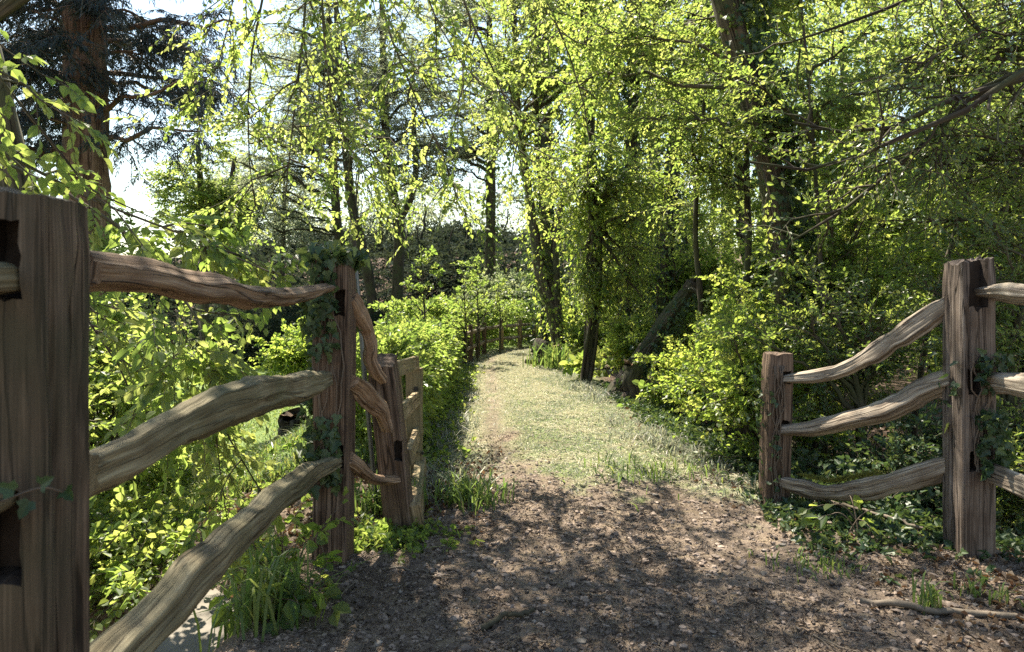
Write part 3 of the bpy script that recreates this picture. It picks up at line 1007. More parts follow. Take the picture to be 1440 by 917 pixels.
def dw(px):
    k = (px - CX) / F
    t = (k * R2[1] - R2[0]) / (dv[0] - k * dv[1])
    return R2[1] + t * dv[1]


nw = (-.79, -.61, 0)
c, h = rail_px([(1345, 408, 432), (1290, 442, 472), (1240, 474, 507), (1195, 502, 528), (1160, 516, 537), (1125, 522, 540), (1097, 526, 538)], dw)
rail(rf, c, h, .035, 'rail_grey', 41, nw)
c, h = rail_px([(1345, 520, 545), (1310, 530, 560), (1270, 548, 582), (1220, 570, 598), (1180, 580, 606), (1140, 590, 614), (1096, 596, 614)], dw)
rail(rf, c, h, .038, 'rail_grey', 42, nw)
c, h = rail_px([(1345, 636, 660), (1300, 648, 678), (1250, 663, 692), (1205, 674, 700), (1165, 680, 702), (1130, 673, 698), (1088, 664, 682)], dw)
rl3 = rail(rf, c, h, .038, 'rail_grey', 43, nw, label="lowest rail with yellow moss on its top")
dr = lambda px: F * 2.09 / (px - CX)
for rows, sd in (([(1378, 398, 424), (1410, 395, 424), (1450, 396, 428), (1600, 380, 425), (2000, 360, 420), (2500, 320, 390)], 44),
                 ([(1378, 525, 552), (1410, 522, 556), (1450, 527, 565), (1600, 560, 610), (2000, 640, 720), (2500, 730, 800)], 45),
                 ([(1374, 645, 668), (1410, 655, 688), (1450, 668, 708), (1600, 740, 800), (2000, 900, 1000), (2500, 1090, 1190)], 46)):
    c, h = rail_px(rows, dr)
    rail(rf, c, h, .036, 'rail_grey', sd, (-1, 0, 0))
# moss cushion on the lowest rail
r = R(90)
n = 2600
cc = resample(c_ := rail_px([(1235, 668, 668), (1205, 673, 673), (1165, 679, 679), (1130, 671, 671)], dw)[0], 60)
j = r.integers(0, 60, n)
q = cc[j] + np.stack([r.normal(size=n) * .018, r.normal(size=n) * .018, .004 + .008 * r.random(n)], 1)
b = Buf()
leaves(b, q, runit(r, n) + np.array([0, 0, 1.2]), runit(r, n), .014 * r.uniform(.6, 1.4, n), 'needle', 0, r.random(n), simple=True)
b.build("moss", [M['moss']], rl3)


# ------------------------------------------------------------------ gate
def board(name, parent, p0, p1, hh, ht, side, matn='gate_wood', seed=1):
    """sawn board between two points"""
    p0, p1 = np.array(p0, float), np.array(p1, float)
    n = 24
    c = p0 + (p1 - p0) * np.linspace(0, 1, n)[:, None]
    tg = norm(p1 - p0)
    sd = np.array(side, float)
    sd = norm(sd - tg * (sd @ tg))
    up = np.cross(sd, tg)
    sec = np.array([(-1, -.9), (-.9, -1), (.9, -1), (1, -.9), (1, .9), (.9, 1), (-.9, 1), (-1, .9)])
    wob = 1 + .03 * R(seed).normal(size=(n, 1, 1))
    v = c[:, None] + (sd[None, None] * (sec[:, 0] * ht)[None, :, None] + up[None, None] * (sec[:, 1] * hh)[None, :, None]) * wob
    m = 8
    I = np.arange(n * m).reshape(n, m)
    f = np.stack([I[:-1], np.roll(I[:-1], -1, 1), np.roll(I[1:], -1, 1), I[1:]], -1).reshape(-1, 4)
    L = np.linalg.norm(p1 - p0)
    per = np.array([0, .1 * ht, 2 * ht, 2.1 * ht, 2.1 * ht + 2 * hh, 2.2 * ht + 2 * hh, 4.2 * ht + 2 * hh, 4.3 * ht + 2 * hh, 4.4 * ht + 4 * hh])
    U = np.stack(np.meshgrid(np.linspace(0, L, n) + seed * 1.3, per + seed * .7, indexing='ij'), -1)
    uv = np.stack([U[:-1, :-1], U[:-1, 1:], U[1:, 1:], U[1:, :-1]], 2).reshape(-1, 2)
    b = Buf()
    b.add(v.reshape(-1, 3), f, 0, uv=uv)
    for ring, ff in ((v[0], np.arange(m)[::-1]), (v[-1], np.arange(m))):
        b.add(ring, ff[None], 0, uv=np.stack([ring[:, 2] * .2, ring[:, 0]], -1))
    return b.build(name, [M[matn]], parent)


GT = lambda y, z, off=0.0: (-.575 - .19 * z + off + (y - 3.6) / .86 * (.19 * z - .155), y, z)      # the gate's leaning plane
gt = thing("field_gate", "small pale timber gate standing open beside the hedge, seen end on", "gate", GT(3.66, 0))
board("stile", gt, GT(3.66, .05, -.045), GT(3.66, .84, -.045), .035, .025, (1, .1, 0), seed=2)
fs = board("stile", gt, GT(4.46, .04), GT(4.46, .73), .05, .04, (0, 1, 0), seed=3)
for z in (.80, .57, .34):
    board("rail", gt, GT(3.60, z, .02), GT(4.42, z - .03, .02), .042, .018, (1, .05, .1), seed=int(z * 100))
board("rail", gt, GT(3.46, .055, .0), GT(4.48, .06, .045), .075, .034, (1, .05, .1), seed=9)
board("upright", gt, GT(4.0, .06, -.03), GT(4.0, .78, -.03), .035, .016, (1, .1, 0), seed=12)
for z in (.60, .19, .185):
    y0 = 4.46 - .052
    x0 = GT(4.46, z, .035)[0] + (-.02 if z != .185 else .025)
    b = Buf()
    tubes(b, np.array([[x0, y0 - .004, z], [x0, y0 + .02, z]]), np.array([.011, .011]) * (1.3 if z > .5 else 1), 8, 0)
    b.build("bolt", [M['iron']], fs)

# leaning metal stake behind the ivy post
b = Buf()
sp = [P(498, 338, 3.75), P(512, 520, 3.75), P(530, 720, 3.72)]
tubes(b, resample(sp, 12), np.full(12, .013), 8, 0)
o = b.build("metal_stake", [M['metal']])
tag(o, "thin grey metal stake leaning behind the ivy covered fence post", "stake")


# ------------------------------------------------------------------ ivy and plants on the fences
def post_ivy(label, pts_n, ctr, half, z0, z1, seed, faces, size=.055, extra_top=0, off=.012):
    r = R(seed)
    b = Buf()
    P_, N_ = [], []
    for (fx, fy), n, (a0, a1) in faces:
        z = z0 + (z1 - z0) * r.random(n)
        keep = vnoise(z * 7 + fx * 3, r.random(n) * .5 + fy + seed, seed) > .30
        s = r.uniform(a0, a1, n)
        q = np.stack([ctr[0] + fx * (half[0] + off) + (fy != 0) * s * half[0], ctr[1] + fy * (half[1] + off) + (fx != 0) * s * half[1], z], 1)
        q += np.array([fx, fy, 0]) * (np.abs(r.normal(size=(n, 1))) * .025)
        P_.append(q[keep])
        N_.append(np.tile(np.array([[fx, fy, .35]]), (keep.sum(), 1)))
    if extra_top:
        q = np.stack([ctr[0] + r.normal(size=extra_top) * half[0] * .8, ctr[1] + r.normal(size=extra_top) * half[1] * .8, z1 + .012 + .035 * np.abs(r.normal(size=extra_top))], 1)
        P_.append(q)
        N_.append(np.tile(np.array([[0, -.4, 1.0]]), (extra_top, 1)))
    p, nr = np.concatenate(P_), np.concatenate(N_)
    n = len(p)
    ax = np.array([[0, 0, -.8]]) + .6 * r.normal(size=(n, 3))
    leaves(b, p, ax, nr + .35 * r.normal(size=(n, 3)), size * r.uniform(.5, 1.2, n), 'ivy', 0, r.random(n), curl=.2)
    k = 14
    for i in range(5):
        zz = np.linspace(z0, z1, k)
        xx = ctr[0] + half[0] * np.clip(np.cumsum(r.normal(size=k)) * .18 - .2, -.95, .95)
        st = np.stack([xx, np.full(k, ctr[1] - half[1] - .008), zz], 1)
        tubes(b, st, np.full(k, .004), 5, 1)
    o = b.build("ivy", [M['ivy'], M['twig']])
    return tag(o, label, "ivy")


post_ivy("dark ivy climbing the fence post where the rails turn towards the gate", 0, (XL + .002, 3.08), (.077, .08), .35, 1.33, 51,
         [((0, -1), 300, (-1.15, .55)), ((-1, 0), 420, (-1, 1)), ((0, 1), 60, (-1, 1))], .050, 420)
post_ivy("dark ivy spilling from the middle mortise of the tall post opposite the gate", 0, (R2[0] + .015, 3.14), (.077, .08), .40, .93, 52,
         [((0, -1), 240, (-.5, 1.1)), ((-1, 0), 24, (-1, 1)), ((1, 0), 80, (-1, 1))], .042)
post_ivy("thin ivy on the short post at the foot of the dropping rails", 0, (R1[0] + .012, 3.93), (.07, .07), .05, .80, 53,
         [((-1, 0), 110, (-1, 1)), ((0, -1), 26, (-1, -.3))], .032)
r = R(54)
b = Buf()
q = np.array([P(58, 682, 1.075), P(92, 690, 1.15), P(42, 705, 1.07), P(20, 690, 1.06)])
leaves(b, q, np.array([[.5, -.2, .3], [.4, -.3, -.2], [-.2, -.2, -.5], [-.4, -.2, .2]]), np.tile([[.3, -1, .3]], (4, 1)), .03, 'ivy', 0, r.random(4))
tubes(b, resample([P(-10, 710, 1.085), P(20, 698, 1.09), P(60, 686, 1.09), P(88, 692, 1.13)], 12), np.full(12, .0018), 5, 1)
tag(b.build("ivy_sprig", [M['ivy'], M['twig']]), "single ivy sprig crossing the blurred big post nearest the camera", "ivy")
# small orange blossom on the ivy post
b = Buf()
c0 = np.array([XL + .055, 3.02, 1.375])
a = np.linspace(0, 2 * np.pi, 7)[:-1]
leaves(b, np.tile(c0, (6, 1)), np.stack([np.cos(a), 0 * a - .4, np.sin(a)], 1), np.tile([[0, -1, 0.]], (6, 1)), .012, 'oval', 0)
tubes(b, np.array([c0, c0 + [0, .02, -.05]]), np.array([.002, .002]), 5, 1)
tag(b.build("flower", [M['flower'], M['twig']]), "tiny orange blossom on top of the ivy covered post", "flower")

# ------------------------------------------------------------------ stonework outside the left fence
st = thing("bridge_coping", "long pale stone coping slab below the fence on the bridge side", "stone slab", (-1.45, 3.0, -.35))


def rock(c, s, seed, name, parent, matn='stone', rot=0.0):
    import bmesh
    bm = bmesh.new()
    bmesh.ops.create_cube(bm, size=2)
    bmesh.ops.subdivide_edges(bm, edges=bm.edges, cuts=9, use_grid_fill=True)
    v = np.array([x.co[:] for x in bm.verts])
    l = (np.abs(v) ** 7).sum(1) ** (1 / 7)
    v = v / l[:, None]
    v *= 1 + .12 * (fbm(v[:, 0] * 2 + seed, v[:, 1] * 2 + v[:, 2] * 3, seed)[:, None] - .5) * 2
    v = v * np.array(s)
    v[:, 2] += .02 * (fbm(v[:, 0] * 8, v[:, 1] * 8, seed + 3) - .5)
    ca, sa = math.cos(rot), math.sin(rot)
    v = np.stack([v[:, 0] * ca - v[:, 1] * sa, v[:, 0] * sa + v[:, 1] * ca, v[:, 2]], 1) + np.array(c)
    f = np.array([[q.index for q in p.verts] for p in bm.faces])
    bm.free()
    b = Buf()
    b.add(v, f, 0, smooth=True)
    return b.build(name, [M[matn]], parent)


rock((-1.38, 3.05, -.36), (.36, .62, .09), 3, "slab", st, rot=.1)
rock((-1.35, 1.9, -.50), (.40, .50, .11), 5, "slab", st, rot=-.05)
o = rock((-1.75, 2.2, -.85), (.32, 1.5, .35), 8, "abutment", st, rot=.05)

# ------------------------------------------------------------------ ground scatter
r = R(200)


def scatter_xy(n, x0, x1, y0, y1, fall=1.0):
    u = r.random(n)
    y = y0 * (y1 / y0) ** (u ** fall)
    return r.uniform(x0, x1, n), y


ico = np.array([[0, 0, 1], [.89, 0, .45], [.28, .85, .45], [-.72, .53, .45], [-.72, -.53, .45], [.28, -.85, .45], [.72, .53, -.45], [-.28, .85, -.45], [-.89, 0, -.45], [-.28, -.85, -.45], [.72, -.53, -.45], [0, 0, -1]])
icf = np.array([[0, 1, 2], [0, 2, 3], [0, 3, 4], [0, 4, 5], [0, 5, 1], [1, 6, 2], [2, 7, 3], [3, 8, 4], [4, 9, 5], [5, 10, 1], [2, 6, 7], [3, 7, 8], [4, 8, 9], [5, 9, 10], [1, 10, 6], [6, 11, 7], [7, 11, 8], [8, 11, 9], [9, 11, 10], [10, 11, 6]])


def stones(x, y, s, flat, matn, name, label, cat):
    n = len(x)
    v = ico[None] * (1 + .28 * r.normal(size=(n, 12, 1))) * s[:, None, None]
    v = v * np.stack([r.uniform(.7, 1.4, n), r.uniform(.7, 1.4, n), np.full(n, flat)], 1)[:, None]
    a = r.uniform(0, 6.28, n)
    ca, sa = np.cos(a)[:, None], np.sin(a)[:, None]
    v = np.stack([v[..., 0] * ca - v[..., 1] * sa, v[..., 0] * sa + v[..., 1] * ca, v[..., 2]], -1)
    v += np.stack([x, y, gz(x, y) + s * .15], 1)[:, None]
    f = (np.arange(n) * 12)[:, None, None] + icf[None]
    b = Buf()
    b.add(v.reshape(-1, 3), f.reshape(-1, 3), 0, np.repeat(r.random(n), 20))
    return tag(b.build(name, [M[matn]]), label, cat, kind="stuff")


x, y = scatter_xy(11000, -1.0, 2.8, 1.9, 5.6, 1.0)
d_ = masks(x, y)[0]
k = r.random(len(x)) < d_ * 1.0
x, y = x[k], y[k]
stones(x, y, .003 + .012 * r.random(len(x)) ** 3 + .0035 * r.random(len(x)), .7, 'clod', "soil_crumbs", "loose crumbs of brown soil over the bare track", "soil")
x, y = scatter_xy(650, -.9, 2.6, 1.9, 6.5)
stones(x, y, .004 + .013 * r.random(len(x)) ** 3, .6, 'pebble', "gravel", "pale small pebbles scattered over the bare soil", "gravel")


def litter(n, x0, x1, y0, y1, size, prob, matn, name, label, cat, shape='oval', fall=1.0):
    x, y = scatter_xy(n, x0, x1, y0, y1, fall)
    k = r.random(n) < prob(x, y)
    x, y = x[k], y[k]
    m = len(x)
    p = np.stack([x, y, gz(x, y) + .006 + .008 * r.random(m)], 1)
    a = r.uniform(0, 6.28, m)
    ax = np.stack([np.cos(a), np.sin(a), .25 * r.normal(size=m)], 1)
    nr = np.array([[0, 0, 1.0]]) + .45 * r.normal(size=(m, 3))
    b = Buf()
    leaves(b, p, ax, nr, size * r.uniform(.5, 1.3, m), shape, 0, r.random(m), curl=.35, fold=.5)
    return tag(b.build(name, [M[matn]]), label, cat, kind="stuff")


litter(60000, -1.0, 3.6, 1.9, 6.0, .019, lambda x, y: (.25 + .75 * sstep(.4, .65, fbm(x * 2, y * 2, 77))) * masks(x, y)[0] + 0 * x, 'chip', "bark_chips", "small brown bark chips and bud scales over the bare track", "litter", 'needle')
litter(24000, .9, 5.5, 2.2, 9.0, .030, lambda x, y: sstep(.3, 1.3, x - path_x(y) - .3) * .8, 'deadleaf', "leaf_litter", "brown dead leaves under the bushes opposite the gate", "litter")
litter(9000, -2.6, -.2, 3.2, 8.0, .034, lambda x, y: .9 * np.exp(-(((x + .55) / .35) ** 2 + ((y - 4.3) / .7) ** 2)) + .55 * (x < -.7) * (y < 5.5), 'deadleaf', "leaf_litter", "reddish brown dead leaves round the gate foot and bank", "litter")
litter(20000, -26, 2, 26, 50, .16, lambda x, y: .5 * sstep(28, 33, y + .25 * x), 'deadleaf_shaded', "leaf_litter", "dead leaves covering the far wooded slope", "litter", fall=1.0)


def blades(buf, r, x, y, h, w, lean=.5, mat=0, two=True, rnd=None, z=None):
    n = len(x)
    p = np.stack([x, y, (gz(x, y) if z is None else z) - .004], 1)
    a = r.uniform(0, 6.28, n)
    sd = np.stack([np.cos(a), np.sin(a), 0 * a], 1)
    ln = np.stack([np.cos(a + 1.57 + r.normal(size=n) * .6), np.sin(a + 1.57), 0 * a], 1) * (lean * np.abs(r.normal(size=n)) * h)[:, None]
    upv = np.stack([0 * h, 0 * h, h], 1)
    rnd = r.random(n) if rnd is None else rnd
    w = np.broadcast_to(w, (n,))[:, None]
    if two:
        m1 = p + upv * .5 + ln * .25
        m2 = p + upv * .82 + ln * .75
        sg = ln * .0
        v = np.stack([p - sd * w * .8, p + sd * w * .8, m1 + sd * w, m1 - sd * w, m2 + sd * w * .7, m2 - sd * w * .7, p + upv * .86 + ln * 1.45], 1).reshape(-1, 3)
        b = (np.arange(n) * 7)[:, None]
        k = buf.n
        buf.add(v, np.concatenate([b + np.array([[0, 1, 2, 3]]), b + np.array([[3, 2, 4, 5]])]), mat, np.concatenate([rnd, rnd]))
        buf.f.append((b + np.array([[5, 4, 6]]) + k, mat, rnd, None, False))
    else:
        v = np.stack([p - sd * w, p + sd * w, p + upv + ln], 1).reshape(-1, 3)
        buf.add(v, (np.arange(n) * 3)[:, None] + np.array([[0, 1, 2]]), mat, rnd)


# mown grass with clippings along the path
b = Buf()
n = 170000
u = r.random(n)
y = 4.0 * (19 / 4.0) ** (u ** .95)
x = path_x(y) + r.uniform(-1.25, 1.25, n) * path_w(y)
d_, l_, g_ = masks(x, y)
den = (fbm(x * 2.2, y * 1.6, 61) * .7 + fbm(x * 7, y * 7, 62) * .5)
k = (r.random(n) < (1 - d_ * .97)) & (r.random(n) < np.clip(g_ * 1.1, .35, 1))
x, y = x[k], y[k]
m_ = len(x)
yv = 3.9 * (14 / 3.9) ** r.random(16000)
sv = r.choice([-1, 1], 16000)
xv = path_x(yv) + sv * (path_w(yv) + .10 - np.abs(r.normal(size=16000)) * .22)
kv = (r.random(16000) < sstep(.35, .7, fbm(xv * 3, yv * 2, 68))) & ~((sv > 0) & (yv < 4.4) & (r.random(16000) < .6))
xv, yv = xv[kv], yv[kv]
blades(b, r, xv, yv, .02 + .09 * r.random(len(xv)) ** 2, .0030 + .0003 * yv, .7, 0, True)
blades(b, r, x, y, (.008 + .016 * r.random(len(x))) * (1 + .5 * sstep(.6, .9, fbm(x * 3, y * 3, 66))) * (1 + y * .03), .0022 + .00032 * y, .8, 0, False)
tag(b.build("mown_grass", [M['mown']]), "short mown green grass along the sunny path", "grass", kind="stuff")
b = Buf()
n = 75000
u = r.random(n)
y = 4.2 * (19 / 4.2) ** (u ** .95)
x = path_x(y) + r.uniform(-1.15, 1.15, n) * path_w(y)
d_, l_, g_ = masks(x, y)
k = r.random(n) < (1 - np.clip(d_ * 1.3, 0, .95)) * (1 - .75 * g_)
x, y = x[k], y[k]
m = len(x)
p = np.stack([x, y, gz(x, y) + .004 + .014 * r.random(m)], 1)
a = r.uniform(0, 6.28, m)
leaves(b, p, np.stack([np.cos(a), np.sin(a), .2 * r.normal(size=m)], 1), np.array([[0, 0, 1.]]) + .22 * r.normal(size=(m, 3)), (.025 + .0022 * y) * r.uniform(.5, 1.3, m), 'needle', 0, r.random(m), simple=True)
tag(b.build("grass_clippings", [M['straw']]), "dry pale grass clippings lying on the mown path", "clippings", kind="stuff")
# longer grass on the bank to the left
b = Buf()
n = 70000
y = 4.6 * (24 / 4.6) ** r.random(n)
x = path_x(y) - path_w(y) - .1 - r.random(n) ** .8 * (1.2 + .45 * y)
k = r.random(n) < sstep(.25, .55, fbm(x * 1.2, y * 1.2, 71))
x, y = x[k], y[k]
blades(b, r, x, y, (.05 + .10 * r.random(len(x))) * np.where(y > 10, .5, 1.), .0035 + .0005 * y, .5, 0, True)
tag(b.build("bank_grass", [M['grass']]), "bright green grass on the bank falling away beyond the fence", "grass", kind="stuff")


def tuft(label, x, y, n, h, spread, seed, w=.0035, group=None, stuff=False):
    rr = R(seed)
    b = Buf()
    xx, yy = x + spread * rr.normal(size=n), y + spread * rr.normal(size=n)
    blades(b, rr, xx, yy, h * rr.uniform(.4, 1.15, n), w, .55, 0, True, np.clip(rr.normal(size=n) * .2 + .4, 0, 1))
    o = b.build("verge_grass" if stuff else "grass_tuft", [M['grass']])
    return tag(o, label, "grass" if stuff else "grass tuft", group, "stuff" if stuff else None)


tuft("broad green grass tuft beside the path next to the gate's bottom rail", -.33, 3.95, 260, .17, .10, 301, .005)
tuft("long arching grass at the foot of the ivy covered post", -.95, 2.52, 170, .30, .085, 302, .0055)
tuft("pale grass tuft under the rails beside the gate post", -.80, 3.78, 200, .20, .08, 303, .005)
tuft("wispy grass tuft at the path edge under the bushes", .82, 4.55, 130, .11, .20, 304, .005, stuff=True)
tuft("small grass tuft growing in the dead leaves by the long root", 1.52, 2.58, 34, .12, .03, 305, .0045)
tuft("smaller sparse grass sprigs between the root and the tall post", 1.78, 2.66, 40, .09, .05, 306, .004, stuff=True)
tuft("low grass patch in the bare soil beside the leaf litter", 1.28, 3.0, 130, .06, .08, 307, stuff=True)
tuft("green grass rising at the far bend under the ivy trees", .50, 12.1, 160, .50, .22, 308, .012)


# sticks
def stick(label, pl, r0, r1, matn, seed, name="fallen_stick", cat="stick"):
    c = resample(np.array(pl, float), 22)
    c[:, 2] += gz(c[:, 0], c[:, 1])
    c[:, :2] += .004 * R(seed).normal(size=(22, 2))
    b = Buf()
    tubes(b, c, np.linspace(r0, r1, 22), 7, 0, .10, seed, uv=True)
    return tag(b.build(name, [M[matn]]), label, cat)


stick("dark mossy stick lying across the bare soil", [(-.16, 2.42, .012), (-.08, 2.5, .018), (.0, 2.53, .02), (.03, 2.56, .015)], .012, .007, 'stick_dark', 1)
stick("long pale root snaking through dead leaves towards the tall post side", [(1.28, 2.62, .012), (1.45, 2.55, .018), (1.62, 2.53, .012), (1.9, 2.42, .010), (2.15, 2.35, .0)], .013, .010, 'stick', 2, "tree_root", "root")
stick("grey stick leaning in the ground ivy below the mossy rail", [(1.62, 3.85, .05), (1.8, 3.65, .05), (2.0, 3.4, .03)], .012, .008, 'stick', 3)
stick("thin dry twig on the soil below the gate", [(-.62, 2.95, .008), (-.5, 2.93, .012), (-.32, 2.9, .006)], .005, .003, 'stick', 4)
stick("short pale twig in the middle of the bare track", [(.22, 2.75, .008), (.3, 2.68, .012), (.38, 2.66, .006)], .005, .003, 'stick', 5)
b = Buf()
n = 420
x, y = scatter_xy(n, -.9, 3.0, 2.0, 6.5)
a = r.uniform(0, 6.28, n)
L = .03 + .12 * r.random(n) ** 2
t = np.array([-.5, 0, .5])
pp = np.stack([x[:, None] + np.cos(a)[:, None] * L[:, None] * t, y[:, None] + np.sin(a)[:, None] * L[:, None] * t], -1)
pp = np.concatenate([pp, (gz(pp[..., 0], pp[..., 1]) + .008)[..., None]], -1)
pp[:, 1] += .01 * r.normal(size=(n, 3)) * np.array([1, 1, .2])
tubes(b, pp, (.0012 + .002 * r.random((n, 1))) * np.ones((n, 3)), 4, 0, cap=False)
tag(b.build("twig_litter", [M['stick']]), "fine broken twigs strewn over the track", "twigs", kind="stuff")


# ------------------------------------------------------------------ low plants
def ground_cover(label, name, n, xy, h, size, matn, seed, shape='ivy', k=5, cat="ground cover", kind="stuff"):
    rr = R(seed)
    x, y = xy(rr, n)
    p = np.stack([x, y, gz(x, y)], 1)
    d = np.array([[0, 0, 1.0]]) + .7 * rr.normal(size=(len(x), 3)) * np.array([1, 1, .2])
    b = Buf()
    sprays(b, rr, p, d, h * rr.uniform(.4, 1.3, len(x)), k, size, shape, droop=.35, flat=.75, ang=70, twig_r=.0018)
    return tag(b.build(name, [M[matn], M['twig']]), label, cat, kind=kind)


def right_band(rr, n):
    y = rr.uniform(3.2, 9.5, n)
    x = path_x(y) + path_w(y) + .02 + np.abs(rr.normal(size=n)) * .5 + .15 * fbm(y * 2, y * 0, 4)
    return x, y


ground_cover("low glossy ground ivy and herbs along the shaded path edge", "ground_ivy", 2600, right_band, .11, .038, 'ivy', 401)
ground_cover("ground ivy and nettles round the foot of the tall post", "ground_ivy", 1500, lambda rr, n: (rr.uniform(1.3, 3.4, n), 3.45 + .26 * rr.normal(size=n) + .25 * rr.random(n)), .075, .034, 'ivy', 402, 'ivy')
ground_cover("dark ivy thick over the ground behind the dropping rails", "ground_ivy", 4200, lambda rr, n: (lambda x, y: (x, y))(1.75 + 3.2 * rr.random(n), 3.75 + 2.0 * rr.random(n) + .15 * rr.normal(size=n)), .34, .045, 'ivy', 406, 'ivy', 7)
ground_cover("small weeds at the foot of the gate post", "weeds", 260, lambda rr, n: (-.72 + .16 * rr.normal(size=n), 3.33 + .12 * rr.normal(size=n)), .10, .035, 'hazel', 403, 'oval')
ground_cover("low weeds and ivy on the bank outside the fence", "bank_weeds", 420, lambda rr, n: (-1.1 - 1.6 * rr.random(n), 3.3 + 3.2 * rr.random(n)), .10, .045, 'hazel', 404, 'oval')
ground_cover("scattered weeds along the hedge foot", "hedge_weeds", 700, lambda rr, n: (lambda y: (path_x(y) - path_w(y) + .12 * rr.normal(size=n), y))(rr.uniform(4.6, 12, n)), .13, .045, 'hazel', 405, 'oval')


def bramble(label, base, tips, seed, size=.055, matn='scrub', n_sub=5, k=6, name="bramble", cat="bramble", r0=.004):
    rr = R(seed)
    root = thing(name, label, cat, base)
    tips = np.array(tips, float)
    base = np.array(base, float)
    b0 = np.tile(base, (len(tips), 1)) + .04 * rr.normal(size=(len(tips), 3)) * np.array([1, 1, 0])
    lb = bezier(b0, (b0 + tips) / 2 + np.array([0, 0, .10]), tips, 9)
    wood = Buf()
    tubes(wood, lb, np.linspace(r0, r0 * .4, 9)[None] * np.ones((len(lb), 1)), 5, 0, cap=False)
    wood.build("stem", [M['twig']], root)
    i = np.repeat(np.arange(len(lb)), n_sub)
    p, tg = on_poly(lb, i, .25 + .75 * rr.random(len(i)))
    cr = Buf()
    sprays(cr, rr, p, tg + .9 * rr.normal(size=p.shape), .13 * rr.uniform(.6, 1.3, len(p)), k, size, 'oval', .3, .7)
    cr.build("leaves", [M[matn], M['twig']], root)
    return root


bramble("leafy bramble sprawling at the foot of the ivy covered post", (-.98, 2.72, -.05),
        [P(345, 745, 2.75), P(400, 735, 2.7), P(430, 770, 2.62), P(370, 790, 2.6), P(440, 830, 2.45), P(330, 800, 2.9), P(380, 850, 2.4), P(410, 800, 2.5), P(350, 840, 2.5), P(440, 790, 2.6), P(395, 760, 2.65), P(360, 760, 2.75), P(420, 850, 2.4), P(460, 850, 2.45)], 501, .07, 'scrub', 3, 4)
bramble("slender sprig with round leaves leaning across the ivy covered post", (-.99, 2.78, -.05), [P(480, 712, 2.8), P(462, 735, 2.75)], 502, .05, 'hazel', 5, 3, "hazel_sprig", "sprig", .0025)
bramble("broad leaved dock plant in front of the mossy rail", (1.62, 3.42, 0), [(1.50, 3.35, .12), (1.72, 3.32, .14), (1.66, 3.52, .17), (1.56, 3.5, .12)], 503, .075, 'scrub', 1, 3, "dock", "dock plant")
bramble("clump of bright broad leaves at the path edge by the trees", (.90, 10.2, 0), [(.6, 10.0, .25), (.8, 9.9, .35), (1.1, 10.1, .35), (.95, 10.5, .4), (.7, 10.4, .3), (1.2, 9.8, .25)], 504, .13, 'hazel', 6, 4, "dock", "dock plant")
bramble("yellow green sapling leaves in front of the cut stump", (1.25, 7.6, 0), [P(905, 545, 7.5), P(930, 560, 7.4), P(920, 600, 7.4), P(955, 590, 7.3), P(890, 575, 7.5)], 505, .09, 'hedge', 5, 4, "sapling", "sapling")

# ------------------------------------------------------------------ hedge along the left of the path
def hedge(label, y0, y1, n, seed, off=.28, h=1.05, size=.047, thick=.26, name="hedge"):
    rr = R(seed)
    ym = (y0 + y1) / 2
    cx = lambda y: path_x(y) - path_w(y) - off
    root = thing(name, label, "hedge", (cx(ym), ym, gz(cx(ym), ym)))
    y = y0 * (y1 / y0) ** rr.random(n)
    hh = h * (.86 + .34 * fbm(y * 1.4, y * 0, seed))
    z = hh * np.clip(.12 + .95 * rr.random(n) ** .75, 0, 1.1)
    bulge = .75 + .5 * fbm(y * 1.8, z * 2.5, seed + 1)
    w = thick * bulge * (1 - .35 * sstep(.75, 1.1, z / hh)) * (.55 + .45 * sstep(0, .35, z / hh))
    s = rr.choice([-1, 1, 1], n) * np.sqrt(rr.random(n)) * w
    p = np.stack([cx(y) + s, y, gz(cx(y), y) * .0 + z], 1)
    d = np.stack([s / .25 + .5 * rr.normal(size=n), .8 * rr.normal(size=n), .35 + .5 * rr.normal(size=n) + 1.2 * sstep(.7, 1, z / hh)], 1)
    b = Buf()
    sprays(b, rr, p, d, (.10 + .10 * rr.random(n)) * (1 + .02 * y), 10, size, 'beech', .25, .55, twig_r=.0016)
    b.build("foliage", [M['hedge'], M['twig']], root)
    ns = int((y1 - y0) * 5)
    yy = y0 + (y1 - y0) * (np.arange(ns) + rr.random(ns)) / ns
    k = 6
    t = np.linspace(0, 1, k)
    pp = np.stack([cx(yy)[:, None] + .05 * np.cumsum(rr.normal(size=(ns, k)), 1), yy[:, None] + .04 * np.cumsum(rr.normal(size=(ns, k)), 1), gz(cx(yy), yy)[:, None] * (1 - t) + t * h * .9], -1)
    b = Buf()
    tubes(b, pp, .011 * np.linspace(1, .4, k)[None] * rr.uniform(.6, 1.4, (ns, 1)), 5, 0, cap=False)
    b.build("stems", [M['bark']], root)
    return root


hedge("bright young hedge starting behind the open gate", 4.8, 9.6, 4200, 601, .34, .74)
hedge("far stretch of low hedge behind the curving distant fence", 9.6, 22, 5200, 602, .55, .95, .06, .32)

